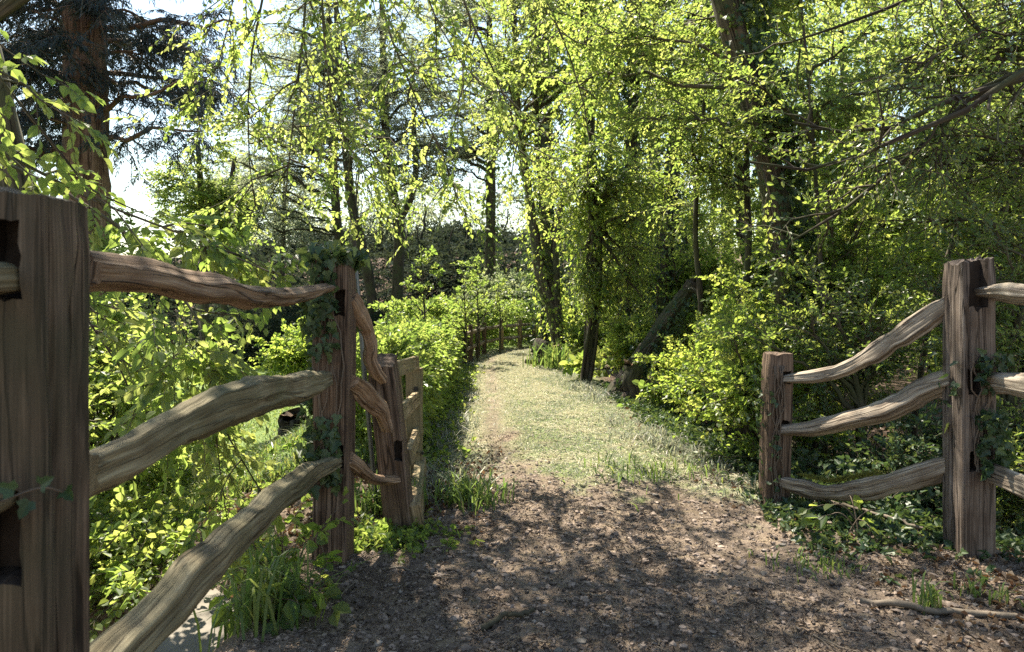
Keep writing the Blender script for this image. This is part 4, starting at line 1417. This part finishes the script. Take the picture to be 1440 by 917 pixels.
# young hornbeams standing up out of the hedge
for i, (px, top, d, lab) in enumerate([
        (592, 358, 9.5, "tallest upright hornbeam shoot above the near hedge, nearest the gate"),
        (650, 372, 12.5, "pointed hornbeam sapling in the middle of the hedge row"),
        (668, 366, 13.5, "slim hornbeam sapling just beyond the pointed one"),
        (700, 392, 15.5, "small hornbeam sapling by the curving distant fence"),
        (540, 430, 8.2, "short leafy shoot at the hedge end towards the ivy post")]):
    rr = R(620 + i)
    top_p = P(px, top, d)
    base = np.array([top_p[0] + .05, d, gz(top_p[0], d)])
    H = top_p[2] - base[2]
    n = 22
    zf = np.linspace(.32, .97, n)
    a = rr.uniform(0, 6.28, n)
    sp = (1.0 - zf) * H * .27 + .05
    tips = np.stack([base[0] + np.cos(a) * sp, base[1] + np.sin(a) * sp, base[2] + np.minimum(zf * H + sp * .9, H)], 1)
    woody("hornbeam_sapling", lab, "sapling", [base, base * .5 + top_p * .5 + [.03, 0, 0], top_p], [.022, .014, .004], M['hedge'], M['bark'], tips=tips,
          group="hornbeam saplings rising from the hedge", seed=630 + i, slope=.9, tmin=.1, rlimb=.008, n_sub=2, sub_len=.14, n_twig=2, twig_len=.12, k=5, size=.06, t0=.05, up=.7, flat=.4, trunk_sides=7, lump=.02, arch=.1, flare=.1)

# distant fence round the bend
df = thing("paddock_fence", "small distant post and rail fence curving round the path bend", "fence", P(706, 482, 16.5) * [1, 1, 0])
pts = [(655, 12.6), (663, 13.3), (673, 14.2), (682, 15.2), (706, 16.3), (732, 17.2), (752, 18.0), (768, 18.9), (790, 19.8)]
W = [np.array([(px - CX) * d / F - .02, d]) for px, d in pts]
for i, w_ in enumerate(W):
    post(df, (w_[0], w_[1], gz(w_[0], w_[1])), .09, .08, .72, 70 + i, ('gate_wood',) if i > 3 else ('post_oak',), rot=.15 * i, cracks=())
for i in range(len(W) - 1):
    for z in (.60, .30):
        a, b_ = W[i], W[i + 1]
        t = b_ - a
        nn = np.array([t[1], -t[0]]) / np.linalg.norm(t)
        o_ = nn * .01
        g0, g1 = gz(*a), gz(*b_)
        rail(df, [(a[0] + o_[0], a[1] + o_[1], z + g0), ((a[0] + b_[0]) / 2, (a[1] + b_[1]) / 2, z - .02 + (g0 + g1) / 2), (b_[0] + o_[0], b_[1] + o_[1], z + g1)], [.035, .042, .035], .022, 'rail_grey', 80 + i * 2 + int(z > .5), (nn[0], nn[1], 0), 14)


# ------------------------------------------------------------------ shrubs
def shrub(label, base, c, rad, seed, leaf='scrub', name="bush", cat="bush", n=26, n_sub=7, sub_len=.5, n_twig=6, twig_len=.26, k=7, size=.06, shape='oval', rl=.012, bark='bark', simple=False,
          up=.15, droop=.25, flat=.55, hang=.2, group=None, shell=.45, tone=.25):
    rr = R(seed)
    base = np.array(base, float)
    base[2] = gz(base[0], base[1])
    tips = ell(rr, n, c, rad, shell, base[2] + .1)
    c = np.array(c, float)
    tr = [base, base * .8 + c * .2 + [0, 0, .0], base * .35 + c * .65]
    return woody(name, label, cat, tr, [rl * 2.2, rl * 1.8, rl], M[leaf], M[bark], tips=tips, seed=seed, slope=.75, tmin=.0, rlimb=rl, n_sub=n_sub, sub_len=sub_len, n_twig=n_twig,
                 twig_len=twig_len, k=k, size=size, shape=shape, up=up, droop=droop, flat=flat, hang=hang, trunk_sides=7, simple=simple, trunk_name="stem", crown_name="foliage", group=group, t0=.15, tone=tone)


# left valley, seen between the rails
shrub("big bright hazel shrub behind the middle and lower rails", (-3.2, 4.5, 0), (-3.1, 4.6, .30), (.95, .9, 1.15), 701, 'hazel', "hazel_shrub", "shrub", 24, 8, .6, 5, .28, 11, .047, hang=.22, droop=.2)
shrub("hazel shrub at the frame edge behind the big near post", (-3.9, 3.6, 0), (-3.6, 3.8, .7), (1.0, .9, 1.3), 702, 'hazel', "hazel_shrub", "shrub", 20, 7, .55, 5, .28, 11, .047, hang=.22, droop=.2)
shrub("loose hazel shrub down the bank with sunlit grass to its side", (-3.6, 6.2, -1.2), (-3.9, 6.4, -.1), (1.3, 1.0, 1.2), 703, 'hazel', "hazel_shrub", "shrub", 24, 7, .6, 5, .3, 10, .055, hang=.3)
shrub("low shrub beneath the lowest rail on the bank", (-2.3, 3.9, -1.3), (-2.4, 3.9, -.75), (.8, .6, .55), 704, 'hazel', "hazel_shrub", "shrub", 22, 7, .4, 5, .22, 6, .055)
shrub("tall yellow green shrub down in the valley behind the top rail", (-6.5, 8.5, -1.6), (-6.4, 8.6, .7), (2.2, 1.6, 1.9), 705, 'hazel', "valley_shrub", "shrub", 30, 8, .9, 5, .4, 11, .065)
shrub("spreading shrub in front of the conifer trunk", (-8.6, 11.5, -1.6), (-8.4, 11.6, 1.2), (2.6, 1.6, 2.2), 706, 'beech', "valley_shrub", "shrub", 30, 8, 1., 5, .45, 11, .075)
shrub("round grey green shrub at the far end of the hedge", (-.25, 21.5, 0), (-.2, 21.5, 1.0), (1.7, 1.3, 1.25), 707, 'beech_far', "round_shrub", "shrub", 46, 10, .8, 7, .3, 7, .09)
shrub("dark laurel low on the far slope seen past the ivy post", (-6.5, 20, -1.6), (-6.4, 20, -.4), (1.5, 1.2, 1.0), 708, 'scrub', "laurel", "shrub", 26, 8, .7, 6, .35, 6, .11)

# right side: bushes along the path and behind the dropping rails
RB = [
    ("bright sunlit bush at the path edge beside the short post", (1.75, 5.0), .45, (.60, .55, .50), 'scrub', .05),
    ("leafy bush arching behind the short post", (2.1, 6.0), .75, (.75, .7, .75), 'scrub', .055),
    ("dark glossy bush right behind the dropping rails", (2.35, 4.85), .8, (.7, .5, 1.0), 'holly', .045),
    ("dark glossy bush behind the tall post", (3.15, 4.5), 1.0, (.8, .6, 1.25), 'holly', .045),
    ("loose scrub filling the gap over the mossy rail", (2.75, 5.8), 1.4, (.8, .6, 1.2), 'scrub', .05),
    ("holly scrub at the picture edge behind the level rails", (4.1, 5.3), 1.2, (1.0, .8, 1.5), 'holly', .05),
    ("yellow green bush halfway up the path by the leaning log", (2.0, 7.3), .38, (.75, .7, .45), 'scrub', .06),
    ("pale bush crowding behind the leaning log", (3.4, 9.6), 1.3, (1.1, .9, 1.4), 'hazel', .075),
    ("sunlit hawthorn between the leaning log and the leaning ivy trunk", (3.1, 7.4), 1.5, (.9, .8, 1.4), 'hedge', .065),
    ("low scrub at the foot of the ivy clad thorn stem", (1.65, 10.6), .5, (.7, .8, .6), 'scrub', .07),
    ("rounded scrub behind the ivy clad thorn stem", (2.6, 11.6), 1.3, (1.2, 1., 1.5), 'scrub', .08),
    ("low dark scrub at the foot of the forked tree", (1.35, 13.2), .45, (.7, .7, .55), 'scrub', .08),
    ("tall hazel thicket deep behind the leaning ivy trunk", (4.4, 9.2), 2.4, (1.5, 1.1, 2.2), 'hazel', .085),
    ("tall loose hazel behind the holly tree branches", (5.2, 7.6), 2.4, (1.5, 1.0, 2.2), 'hedge', .065),
    ("low ivy choked bush under the dropping rails", (2.35, 4.25), .15, (.55, .35, .5), 'ivy', .045),
    ("low leafy bush close behind the foot of the tall post", (2.95, 3.95), .15, (.5, .3, .55), 'holly', .045),
    ("low dark bush at the picture edge under the level rails", (3.7, 4.3), .2, (.6, .45, .65), 'holly', .045),
    ("shaded thicket deep behind the tall post", (6.2, 9.6), 2.2, (1.8, 1.2, 2.4), 'scrub', .085),
]
for i, (lab, (x, y), zc, rad, lf_, sz) in enumerate(RB):
    v = rad[0] * rad[1] * rad[2] * .7
    k_ = 'holly' if lf_ == 'holly' else 'oval'
    shrub(lab, (x + .1, y, 0), (x, y, zc), rad, 720 + i, lf_, "holly_bush" if lf_ == 'holly' else "bush", "bush", int(15 + 9 * min(v, 2.5)), 8, .52 * max(rad) ** .6, 6, .22 * (sz / .05) ** .7, 10, sz * .78, k_, simple=y > 8, shell=.15, bark='bark_pale', rl=.014, up=.35)

# ------------------------------------------------------------------ trees
IV = lambda pl, d: np.array([P(px, py, dd) for px, py, dd in [(a[0], a[1], a[2] if len(a) > 2 else d) for a in pl]])


def to_ground(pl):
    """continue a trunk line straight down to the terrain"""
    p = np.array(pl, float)
    g = gz(p[0, 0], p[0, 1]) - .05
    if p[0, 2] > g + .05:
        d = p[0] - p[1]
        d = d / max(-d[2], .2)
        q = p[0] + d * (p[0, 2] - g) * np.array([.5, .5, 1])
        q[2] = g
        p = np.concatenate([q[None], p])
    else:
        p[0, 2] = g
    return p


# beech whose boughs hang into the picture from the left
rr = R(800)
T = np.array([(-4.9, 1.9, -1.5), (-4.7, 2.0, 1.5), (-4.3, 2.3, 4.5), (-4.0, 2.5, 8.0)])
near = [
    [(-3.6, 2.3, 3.0), P(-60, 20, 2.7), P(0, 110, 2.6), P(62, 190, 2.6), P(130, 268, 2.65), P(172, 328, 2.7)],
    [(-3.6, 2.3, 3.4), P(-80, 0, 2.5), P(-30, 70, 2.5), P(20, 130, 2.6), P(60, 190, 2.7)],
    [(-3.9, 2.3, 2.4), P(-60, 170, 2.7), P(40, 240, 2.8), P(150, 290, 2.9), P(270, 335, 3.0), P(385, 385, 3.05)],
    [P(130, 268, 2.65), P(200, 300, 2.9), P(270, 330, 3.1), P(330, 350, 3.2)],
    [P(172, 328, 2.7), P(215, 410, 2.8), P(258, 465, 2.9), P(284, 520, 2.95)],
    [P(240, 460, 2.9), P(246, 540, 3.1), P(243, 610, 3.15)],
    [(-3.4, 3.1, 2.6), P(0, 330, 3.2), P(100, 420, 3.3), P(170, 520, 3.3), P(205, 600, 3.3)],
    [P(300, 560, 3.15), P(308, 650, 3.2), P(320, 740, 3.2), P(322, 830, 3.2)],
    [(-2.9, 3.4, 2.0), P(180, 330, 3.4), P(270, 430, 3.4), P(300, 560, 3.15), P(345, 660, 3.2), P(372, 700, 3.2)],
]
woody("beech_tree", "overhanging beech whose large near leaves droop over the top rail", "tree", T, [.24, .2, .17, .12], M['beech'], M['bark_pale'], limbs=near, seed=801,
      n_sub=10, sub_len=.42, n_twig=4, twig_len=.2, k=8, size=.060, droop=.32, flat=.75, hang=.30, sub_droop=.22, rlimb=.009, t0=.30, sflat=.45, trunk_sides=16)
# (its upper boughs, over the track)
T2 = np.array([(-3.7, 4.9, -1.6), (-3.6, 4.9, 1.0), (-3.9, 4.6, 4.0), (-3.5, 4.6, 7.5), (-3.2, 4.7, 9.5)])
hang5 = [
    [P(440, -330, 5.2), P(436, -120, 5.1), P(428, 30, 5.0), P(412, 170, 5.0), P(400, 290, 5.0)],
    [P(330, -300, 5.0), P(335, -60, 5.0), P(318, 50, 4.9), P(305, 100, 4.9), P(300, 150, 4.9)],
    [P(450, -320, 4.8), P(452, -60, 4.8), P(456, 60, 4.8), P(470, 150, 4.8), P(500, 240, 4.8)],
    [P(520, -300, 5.0), P(520, -60, 5.0), P(560, 80, 5.0), P(600, 170, 5.0), P(640, 260, 5.0)],
    [P(600, -330, 5.4), P(630, -60, 5.4), P(680, 70, 5.4), P(720, 160, 5.5), P(735, 250, 5.6)],
    [P(560, -330, 4.2), P(575, -90, 4.2), P(610, 20, 4.2), P(650, 90, 4.2), P(690, 130, 4.2)],
    [P(400, -300, 5.6), P(380, -60, 5.6), P(350, 110, 5.6), P(350, 220, 5.7), P(360, 300, 5.8)],
    [P(420, -300, 6.2), P(460, -60, 6.2), P(500, 130, 6.2), P(520, 220, 6.2), P(540, 310, 6.2)],
    [P(700, -300, 6.0), P(740, -60, 6.0), P(790, 50, 6.0), P(820, 140, 6.1), P(830, 210, 6.1)],
    [P(800, -300, 6.4), P(860, -60, 6.4), P(900, 60, 6.4), P(930, 150, 6.5)],
]
tips = np.concatenate([ell(rr, 16, (-2.4, 4.2, 6.6), (2.6, 1.8, 2.2), .3), ell(rr, 8, (.3, 5.4, 5.9), (2.0, 1.0, .8), .3)])  # second cluster: unseen bough above the frame, added to shade the foreground
woody("beech_tree", "tall beech with thin branches hanging down against the sky over the path", "tree", T2, [.2, .18, .16, .12, .06], M['beech'], M['bark_pale'], limbs=hang5, tips=tips, seed=803,
      n_sub=17, sub_len=.75, n_twig=6, twig_len=.26, k=10, size=.045, droop=.15, flat=.72, hang=.18, sub_droop=.10, rlimb=.016, t0=.30, sflat=.5, trunk_sides=14, twig_r=.0028)

# conifer
rr = R(810)
base = P(122, 280, 14.5)
T = to_ground([P(124, 420, 14.5), P(122, 280, 14.5), P(121, 140, 14.5), P(119, 0, 14.5), P(117, -250, 14.5), P(116, -600, 14.5)])
tips = []
for i in range(64):
    a = rr.uniform(0, 6.28)
    z = rr.uniform(4.6, 12.5)
    rad = rr.uniform(1.6, 3.6) * (1.0 if z < 9 else .8)
    tips.append((T[1][0] + math.cos(a) * rad, 14.5 + math.sin(a) * rad * .8, z - .3 * rad * rr.random()))
woody("conifer_tree", "huge dark conifer with a thick reddish trunk and drooping boughs", "tree", T, [.50, .44, .42, .38, .3, .12], M['conifer'], M['bark_red'], tips=tips, seed=811, slope=.12, tmin=.3,
      rlimb=.05, n_sub=15, sub_len=1.1, n_twig=9, twig_len=.42, k=16, size=.12, shape='needle', droop=.45, flat=.3, hang=.5, sub_droop=.35, simple=True, sflat=.3, arch=.25, trunk_sides=22, lump=.035, twig_r=.005, t0=.2)

# far beeches on the valley side
FB = [
    ("far slim beech at the left of the distant trunks", [(480, 356), (474, 310), (470, 250), (466, 150), (462, 20), (458, -120)], 33, .24, (400, 180), (4.2, 3.5, 6.2)),
    ("far leaning beech trunk between two upright ones", [(514, 366), (505, 330), (495, 290), (488, 220), (478, 120), (470, -60)], 31, .25, (440, 110), (3.4, 3, 5)),
    ("far forked beech with a dark stout trunk", [(557, 440), (560, 380), (560, 310), (552, 270), (545, 220), (540, 120), (536, -60)], 31, .28, (565, 150), (3.8, 3.4, 5.5)),
    ("far tall beech with ivy tufts, standing behind the round shrub", [(691, 440), (690, 380), (690, 300), (690, 200), (689, 100), (688, -80)], 29, .24, (660, 120), (3.6, 3.2, 6)),
]
for i, (lab, tl, d, r0, (cx_, cy_), rad) in enumerate(FB):
    rr = R(820 + i)
    T = to_ground(IV(tl, d))
    c = P(cx_, cy_, d)
    tips = ell(rr, 32 if i < 2 else 40, c, rad, .35)
    ex = None
    if i == 2:
        ex = [(IV([(561, 312), (578, 278), (584, 250), (582, 180), (580, 60)], d), (.17, .06))]
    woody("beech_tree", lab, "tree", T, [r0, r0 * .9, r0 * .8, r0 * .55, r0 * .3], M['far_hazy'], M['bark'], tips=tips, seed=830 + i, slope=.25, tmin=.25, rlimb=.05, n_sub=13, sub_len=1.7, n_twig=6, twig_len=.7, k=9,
          size=.115, droop=.12, flat=.7, sflat=.34, hang=.2, simple=True, arch=.3, sub_droop=.16, twig_r=.006, extra_stems=ex, t0=.15, sub_sides=3,
          ivy=dict(n=700, thick=.35, size=.22, t0=.15, t1=.8, simple=True, mat='scrub') if i == 3 else None)
# pale trees at the far left
for i, (lab, tl, d, c, rad) in enumerate([
        ("small yellow green tree behind the conifer boughs", [(285, 330), (282, 260), (278, 200)], 24, (285, 270), (1.7, 1.5, 1.8)),
        ("thin wispy tree against the sky beside the conifer", [(318, 340), (322, 280), (330, 220)], 28, (330, 290), (1.2, 1.3, 1.6)),
        ("broad hazy tree rising behind the ivy post", [(395, 420), (398, 340), (400, 260)], 36, (385, 260), (3.3, 3, 4.0))]):
    rr = R(840 + i)
    T = to_ground(IV(tl, d))
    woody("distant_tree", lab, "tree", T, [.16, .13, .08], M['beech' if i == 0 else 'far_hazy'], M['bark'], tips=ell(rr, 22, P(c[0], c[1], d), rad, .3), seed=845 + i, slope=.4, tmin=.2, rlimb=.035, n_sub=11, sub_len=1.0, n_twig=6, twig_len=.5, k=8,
          size=.13, droop=.15, flat=.7, sflat=.35, hang=.15, simple=True, twig_r=.005, sub_sides=3)

# forked tree at the bend
rr = R(850)
d = 14
stem_b = IV([(783, 450), (776, 400), (766, 330), (759, 230), (752, 120), (758, 0), (762, -160)], d)
stem_c = IV([(786, 452), (783, 400), (782, 345), (789, 290), (810, 236), (812, 180), (802, 90), (790, -40)], d - .1)
T = to_ground(IV([(786, 500), (780, 448), (765, 405), (752, 330), (739, 235), (729, 160), (724, 60), (720, -120)], d))
tips = np.concatenate([ell(rr, 26, P(770, 60, 13.5), (2.3, 2.2, 2.6), .3), ell(rr, 6, P(810, -180, 14), (3, 2.5, 2.5), .3)])
woody("forked_tree", "multi stemmed tree forking low beside the far bend of the path", "tree", T, [.14, .12, .075, .065, .055, .045], M['beech'], M['bark_pale'], tips=tips, seed=851, slope=.5, tmin=.45, rlimb=.03, n_sub=12, sub_len=.9,
      n_twig=7, twig_len=.4, k=11, size=.066, extra_stems=[(stem_b, (.085, .04)), (stem_c, (.075, .035))], simple=True, twig_r=.003, droop=.3, hang=.3,
      ivy=dict(n=2600, thick=.26, size=.09, t0=.0, t1=.55, side=(.9, .2), arc=2.6, simple=True, mat='scrub'), flare=.25)

def twist(T, rad, a0, sd):
    p = resample(np.array(T), 14)
    a = a0 + np.linspace(0, 5.5, 14) + .3 * R(sd + int(a0 * 10)).normal(size=14)
    return p + np.stack([np.cos(a), np.sin(a), 0 * a], 1) * rad * np.linspace(1.25, .8, 14)[:, None]


# ivy clad trunks
for i, (lab, tl, d, r0, ivy, tipc, trad, leaf) in enumerate([
        ("upright ivy clad thorn stem with twisted dead ivy, nearest the path", [(824, 540), (832, 450), (838, 370), (831, 250), (828, 120), (824, 0), (822, -160)], 9.7, .072,
         dict(n=3800, thick=.34, size=.07, t0=.14, t1=1.0, mat='scrub'), (850, 300), (.75, .7, 1.6), 'scrub'),
        ("tall dark ivy column behind the forked tree", [(772, 480), (770, 360), (768, 200), (766, 60), (764, -120)], 17.5, .2,
         dict(n=3600, thick=.42, size=.15, t0=.0, t1=.95, simple=True), (790, 0), (2.2, 2, 2.2), 'beech'),
        ("slender trunk among leaves between the ivy stem and the leaning log", [(876, 480), (884, 340), (888, 200), (894, 60), (900, -120)], 13, .13,
         dict(n=2600, thick=.3, size=.11, t0=.1, t1=.8, simple=True), (900, 60), (2.2, 2, 2.4), 'beech'),
        ("ivy wrapped trunk rising behind the leaning log", [(935, 470), (938, 350), (945, 240), (965, 120), (985, 0), (1000, -120)], 11.5, .15,
         dict(n=2600, thick=.28, size=.10, t0=.1, t1=.8, simple=True), (970, 30), (2.0, 1.8, 2.2), 'beech')]):
    rr = R(860 + i)
    T = to_ground(IV(tl, d))
    tips = ell(rr, 17, P(tipc[0], tipc[1], d), trad, .25)
    woody("ivy_clad_tree", lab, "tree", T, [r0, r0 * .9, r0 * .85, r0 * .7, r0 * .5], M[leaf], M['bark'], tips=tips, seed=870 + i, slope=.5, tmin=.3, rlimb=.022, n_sub=11, sub_len=.7, n_twig=7, twig_len=.35, k=10,
          size=.05 if i == 0 else .07, simple=True, twig_r=.003, droop=.3, hang=.3, ivy=ivy, lump=.14 if i == 0 else .05, flare=.12, extra_stems=[(twist(T, .075, a_, i), (.024, .015)) for a_ in (0.3, 2.2, 4.0, 5.2)] if i == 0 else None)

# leaning dead log and stump
T = IV([(850, 572, 8.45), (880, 530, 8.55), (912, 486, 8.65), (945, 438, 8.75), (974, 400, 8.85)], 8.6)
lg = thing("leaning_log", "dark ivy clad dead trunk leaning diagonally over the path edge", "dead tree", T[0])
tp = resample(T, 40)
tr_ = np.linspace(.105, .09, 40)
b = Buf()
tubes(b, tp, tr_, 16, 0, .08, 5, uv=True)
for s_ in ([(970, 404, 8.85), (978, 390, 8.8), (984, 394, 8.75)], [(958, 412, 8.8), (975, 408, 8.7), (985, 416, 8.65)]):
    tubes(b, resample(IV(s_, 8.8), 8), np.linspace(.05, .02, 8), 7, 0, .1, 3, uv=True)
b.build("trunk", [M['bark']], lg)
ivy_on(lg, tp, tr_, 871, n=650, thick=.10, size=.055, t0=.0, t1=.95, side=(.9, -.2), arc=2.2)


def stump(label, base, r0, h, seed, matn='bark', cat="tree stump"):
    root = thing("tree_stump", label, cat, base)
    rr = R(seed)
    k = 14
    t = np.linspace(0, 1, k)
    pts = np.array(base) + np.stack([0 * t, 0 * t, t * h - .08], 1) + .015 * rr.normal(size=(k, 3)) * np.array([1, 1, 0])
    b = Buf()
    tubes(b, pts, r0 * (1 + .6 * np.exp(-t * 6)), 18, 0, .10, seed, uv=True, cap=False)
    b.build("trunk", [M[matn]], root)
    b = Buf()
    a = np.linspace(0, 2 * np.pi, 19)[:-1]
    top = pts[-1] + np.stack([np.cos(a) * r0 * .97, np.sin(a) * r0 * .97, .03 * rr.normal(size=18)], 1)
    v = np.concatenate([top, pts[-1][None] - [0, 0, .02]])
    i0 = np.arange(18)
    b.add(v, np.stack([i0, np.roll(i0, -1), np.full(18, 18)], -1), 0, uv=np.zeros((54, 2)))
    b.build("cut_face", [M['rail_brown']], root)
    return root


q = P(890, 585, 8.1)
stump("short cut brown stump at the foot of the leaning log", (q[0], q[1], gz(q[0], q[1])), .10, .55, 11, 'bark_pale')
q = P(768, 505, 12.8)
stump("dark mossy stump below the forked tree at the bend", (q[0], q[1], gz(q[0], q[1])), .26, .40, 12)
q = P(412, 590, 9.2)
stump("dark old stump on the grassy bank beyond the fence", (q[0], q[1], gz(q[0], q[1]) - .05), .17, .42, 13)

# leaning ivy trunk to the right
rr = R(880)
T = to_ground(IV([(1135, 600, 6.0), (1125, 520, 6.0), (1106, 400, 6.0), (1086, 260, 6.0), (1060, 150, 6.0), (1036, 60, 6.0), (1014, -10, 6.0), (985, -140, 6.0), (960, -300, 6.0)], 6))
side = IV([(1108, 440, 5.95), (1098, 468, 5.85), (1066, 495, 5.8), (1054, 520, 5.75), (1044, 560, 5.7), (1040, 600, 5.65)], 6)[::-1]
tips = np.concatenate([ell(rr, 9, P(960, 40, 6.6), (1.3, 1.2, 1.2), .25), ell(rr, 8, P(1130, 0, 7.5), (1.7, 1.2, 1.3), .25), ell(rr, 5, P(1000, -300, 6.5), (2, 1.6, 1.2), .3)])
woody("leaning_tree", "pale leaning trunk with dark ivy on one flank, behind the dropping rails", "tree", T, [.125, .12, .115, .11, .105, .10, .08], M['hazel'], M['bark_pale'], tips=tips, seed=881, slope=.3, tmin=.45, rlimb=.018, n_sub=13, sub_len=.7,
      n_twig=7, twig_len=.3, k=10, size=.048, droop=.3, hang=.35, extra_stems=[(side, (.05, .035))], trunk_sides=20, lump=.06, flare=.2,
      ivy=dict(n=5200, thick=.18, size=.055, t0=.03, t1=1.0, side=(1, -.1), arc=2.1))

# holly tree reaching in from the right
rr = R(890)
T = np.array([(4.25, 4.5, -.4), (4.2, 4.5, 1.2), (4.1, 4.55, 2.6), (4.2, 4.7, 4.4), (4.3, 4.8, 6.0)])
d = 4.3
HL = [
    IV([(1650, 110), (1520, 95), (1400, 122), (1330, 142), (1250, 180), (1190, 186), (1115, 172)], d),
    IV([(1650, 80), (1530, 60), (1420, 112), (1340, 166), (1250, 198), (1160, 238), (1055, 228)], d - .1),
    IV([(1640, 150), (1500, 70), (1440, 98), (1335, 162), (1290, 212), (1240, 252), (1180, 300), (1115, 338)], d + .1),
    IV([(1640, 0), (1500, -10), (1440, 18), (1370, 50), (1290, 92)], d + .3),
    IV([(1420, 105), (1340, 150), (1322, 195), (1306, 250)], d + .05),
    IV([(1640, 280), (1520, 240), (1440, 205), (1370, 190), (1290, 195)], d + .2),
    IV([(1650, -60), (1500, -90), (1400, -60), (1300, -10), (1200, 30), (1110, 60)], d + .6),
    IV([(1640, 420), (1540, 380), (1450, 340), (1380, 310), (1310, 310)], d + .4),
    IV([(1640, 330), (1530, 200), (1440, 150), (1390, 60), (1330, -20)], d + .4),
]
tips = np.concatenate([ell(rr, 9, P(1330, 60, 5.0), (1.2, .7, .9), .2), ell(rr, 8, P(1300, 260, 5.4), (1.1, .6, .9), .2), ell(rr, 6, (4.2, 4.6, 4.4), (1.4, 1.3, 1.2), .3)])
woody("holly_tree", "holly tree reaching in with dark bare boughs over the tall post", "tree", T, [.15, .13, .12, .1, .05], M['holly'], M['bark'], limbs=HL, tips=tips, seed=891, slope=.1, tmin=.25, rlimb=.019, n_sub=13, sub_len=.55, n_twig=5,
      twig_len=.24, k=7, size=.040, shape='holly', droop=.15, flat=.3, hang=.15, t0=.25, sflat=.8)
for i, (lab, tl, d, r0) in enumerate([
        ("thin dark stem curving up at the picture edge beyond the tall post", [(1402, 360), (1408, 320), (1418, 262), (1436, 215), (1470, 150), (1490, -100)], 6.2, .045),
        ("thin straight pole stem behind the dropping rails", [(1160, 600), (1156, 420), (1150, 300), (1140, 150), (1120, -60)], 5.6, .022),
        ("bowed grey stem between the short post and the leaning log", [(965, 600), (975, 520), (985, 440), (978, 330), (985, 200), (1000, 60)], 7.6, .035),
        ("twin mottled stem standing just left of the short post", [(1042, 600), (1040, 520), (1046, 440), (1052, 360), (1050, 220), (1062, 60)], 7.0, .045),
        ("dark slanting stem crossing behind the tall post", [(1290, 560), (1310, 440), (1345, 320), (1370, 220), (1380, 80)], 6.4, .03)]):
    T = to_ground(IV(tl, d))
    woody("thin_tree", lab, "tree", T, [r0, r0 * .9, r0 * .7, r0 * .4], M['hazel' if i in (1, 2, 3) else 'holly'], M['bark'], tips=ell(R(895 + i), 11, T[-2], (.8, .7, .9), .2), seed=896 + i, slope=.5, tmin=.4, rlimb=.012, n_sub=9, sub_len=.5, n_twig=5, twig_len=.24, k=7,
          size=.05, shape='holly', trunk_sides=9)


# ------------------------------------------------------------------ woods beyond, one mass each
def wood_mass(label, name, box, n, k, size, twig_len, leafn, seed, trunks, dens=None, flat=.6, simple=True, clump=.5, bark='bark'):
    rr = R(seed)
    (x0, x1), (y0, y1), (z0, z1) = box
    m = int(n * 2.2)
    p = np.stack([rr.uniform(x0, x1, m), rr.uniform(y0, y1, m), rr.uniform(z0, z1, m)], 1)
    cl = fbm(p[:, 0] * .45 + p[:, 1] * .3, p[:, 2] * .5 + p[:, 1] * .2, seed) + .35 * rr.normal(size=m) * .3
    keep = cl > np.quantile(cl, 1 - n / m)
    p = p[keep]
    g = gz(p[:, 0], p[:, 1])
    p[:, 2] += g
    if dens is not None:
        p = p[rr.random(len(p)) < dens(p)]
    b = Buf()
    d = rr.normal(size=p.shape) * np.array([1, 1, .45])
    sprays(b, rr, p, d, twig_len * rr.uniform(.6, 1.3, len(p)), k, size, 'beech', .2, flat, twig_r=twig_len * .006, simple=simple, hang=.25)
    K = 8
    tx, ty = rr.uniform(x0, x1, trunks), rr.uniform(y0, y1, trunks)
    t = np.linspace(0, 1, K)
    pts = np.stack([tx[:, None] + .12 * np.cumsum(rr.normal(size=(trunks, K)), 1), ty[:, None] + .1 * np.cumsum(rr.normal(size=(trunks, K)), 1), gz(tx, ty)[:, None] - .1 + t[None] * (z1 - z0)], -1)
    tubes(b, pts, (.05 + .13 * rr.random((trunks, 1))) * np.linspace(1, .4, K)[None], 8, 1, cap=False, uv=True)
    o = b.build(name, [M[leafn], M[bark]])
    return tag(o, label, "woodland", kind="stuff")


wood_mass("sunlit woodland filling the view beyond the ivy trunks", "woodland", ((1.6, 17), (15.5, 25), (0, 12)), 8500, 8, .125, .55, 'beech', 901, 34)
wood_mass("shaded understorey thicket beyond the bushes opposite the gate", "thicket", ((4.5, 13), (9.5, 14), (0, 6.5)), 3200, 8, .10, .45, 'beech', 902, 16)
wood_mass("bushes coloured dark for shade, and trunks, on the far wooded slope", "woodland", ((-26, 6), (36, 55), (0, 3.6)), 20000, 8, .26, .9, 'laurel', 903, 22,
          dens=lambda p: ((p[:, 2] - gz(p[:, 0], p[:, 1])) < .5 + 3.4 * fbm(p[:, 0] * .42, p[:, 1] * .42, 93, 3) ** 1.4).astype(float))
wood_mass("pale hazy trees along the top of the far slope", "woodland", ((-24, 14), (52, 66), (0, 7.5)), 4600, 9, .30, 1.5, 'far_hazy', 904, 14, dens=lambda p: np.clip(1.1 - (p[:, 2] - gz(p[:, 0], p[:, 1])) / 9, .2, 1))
wood_mass("evergreen bushes coloured dark for shade, massed at the foot of the far slope", "thicket", ((-15, 3), (29, 38), (0, 2.6)), 7500, 8, .17, .7, 'laurel', 905, 10)
wood_mass("sunlit understorey leaves low between the ivy trunks", "undergrowth", ((1.7, 11), (13.5, 19), (0, 3.6)), 3600, 10, .085, .45, 'hazel', 906, 14)
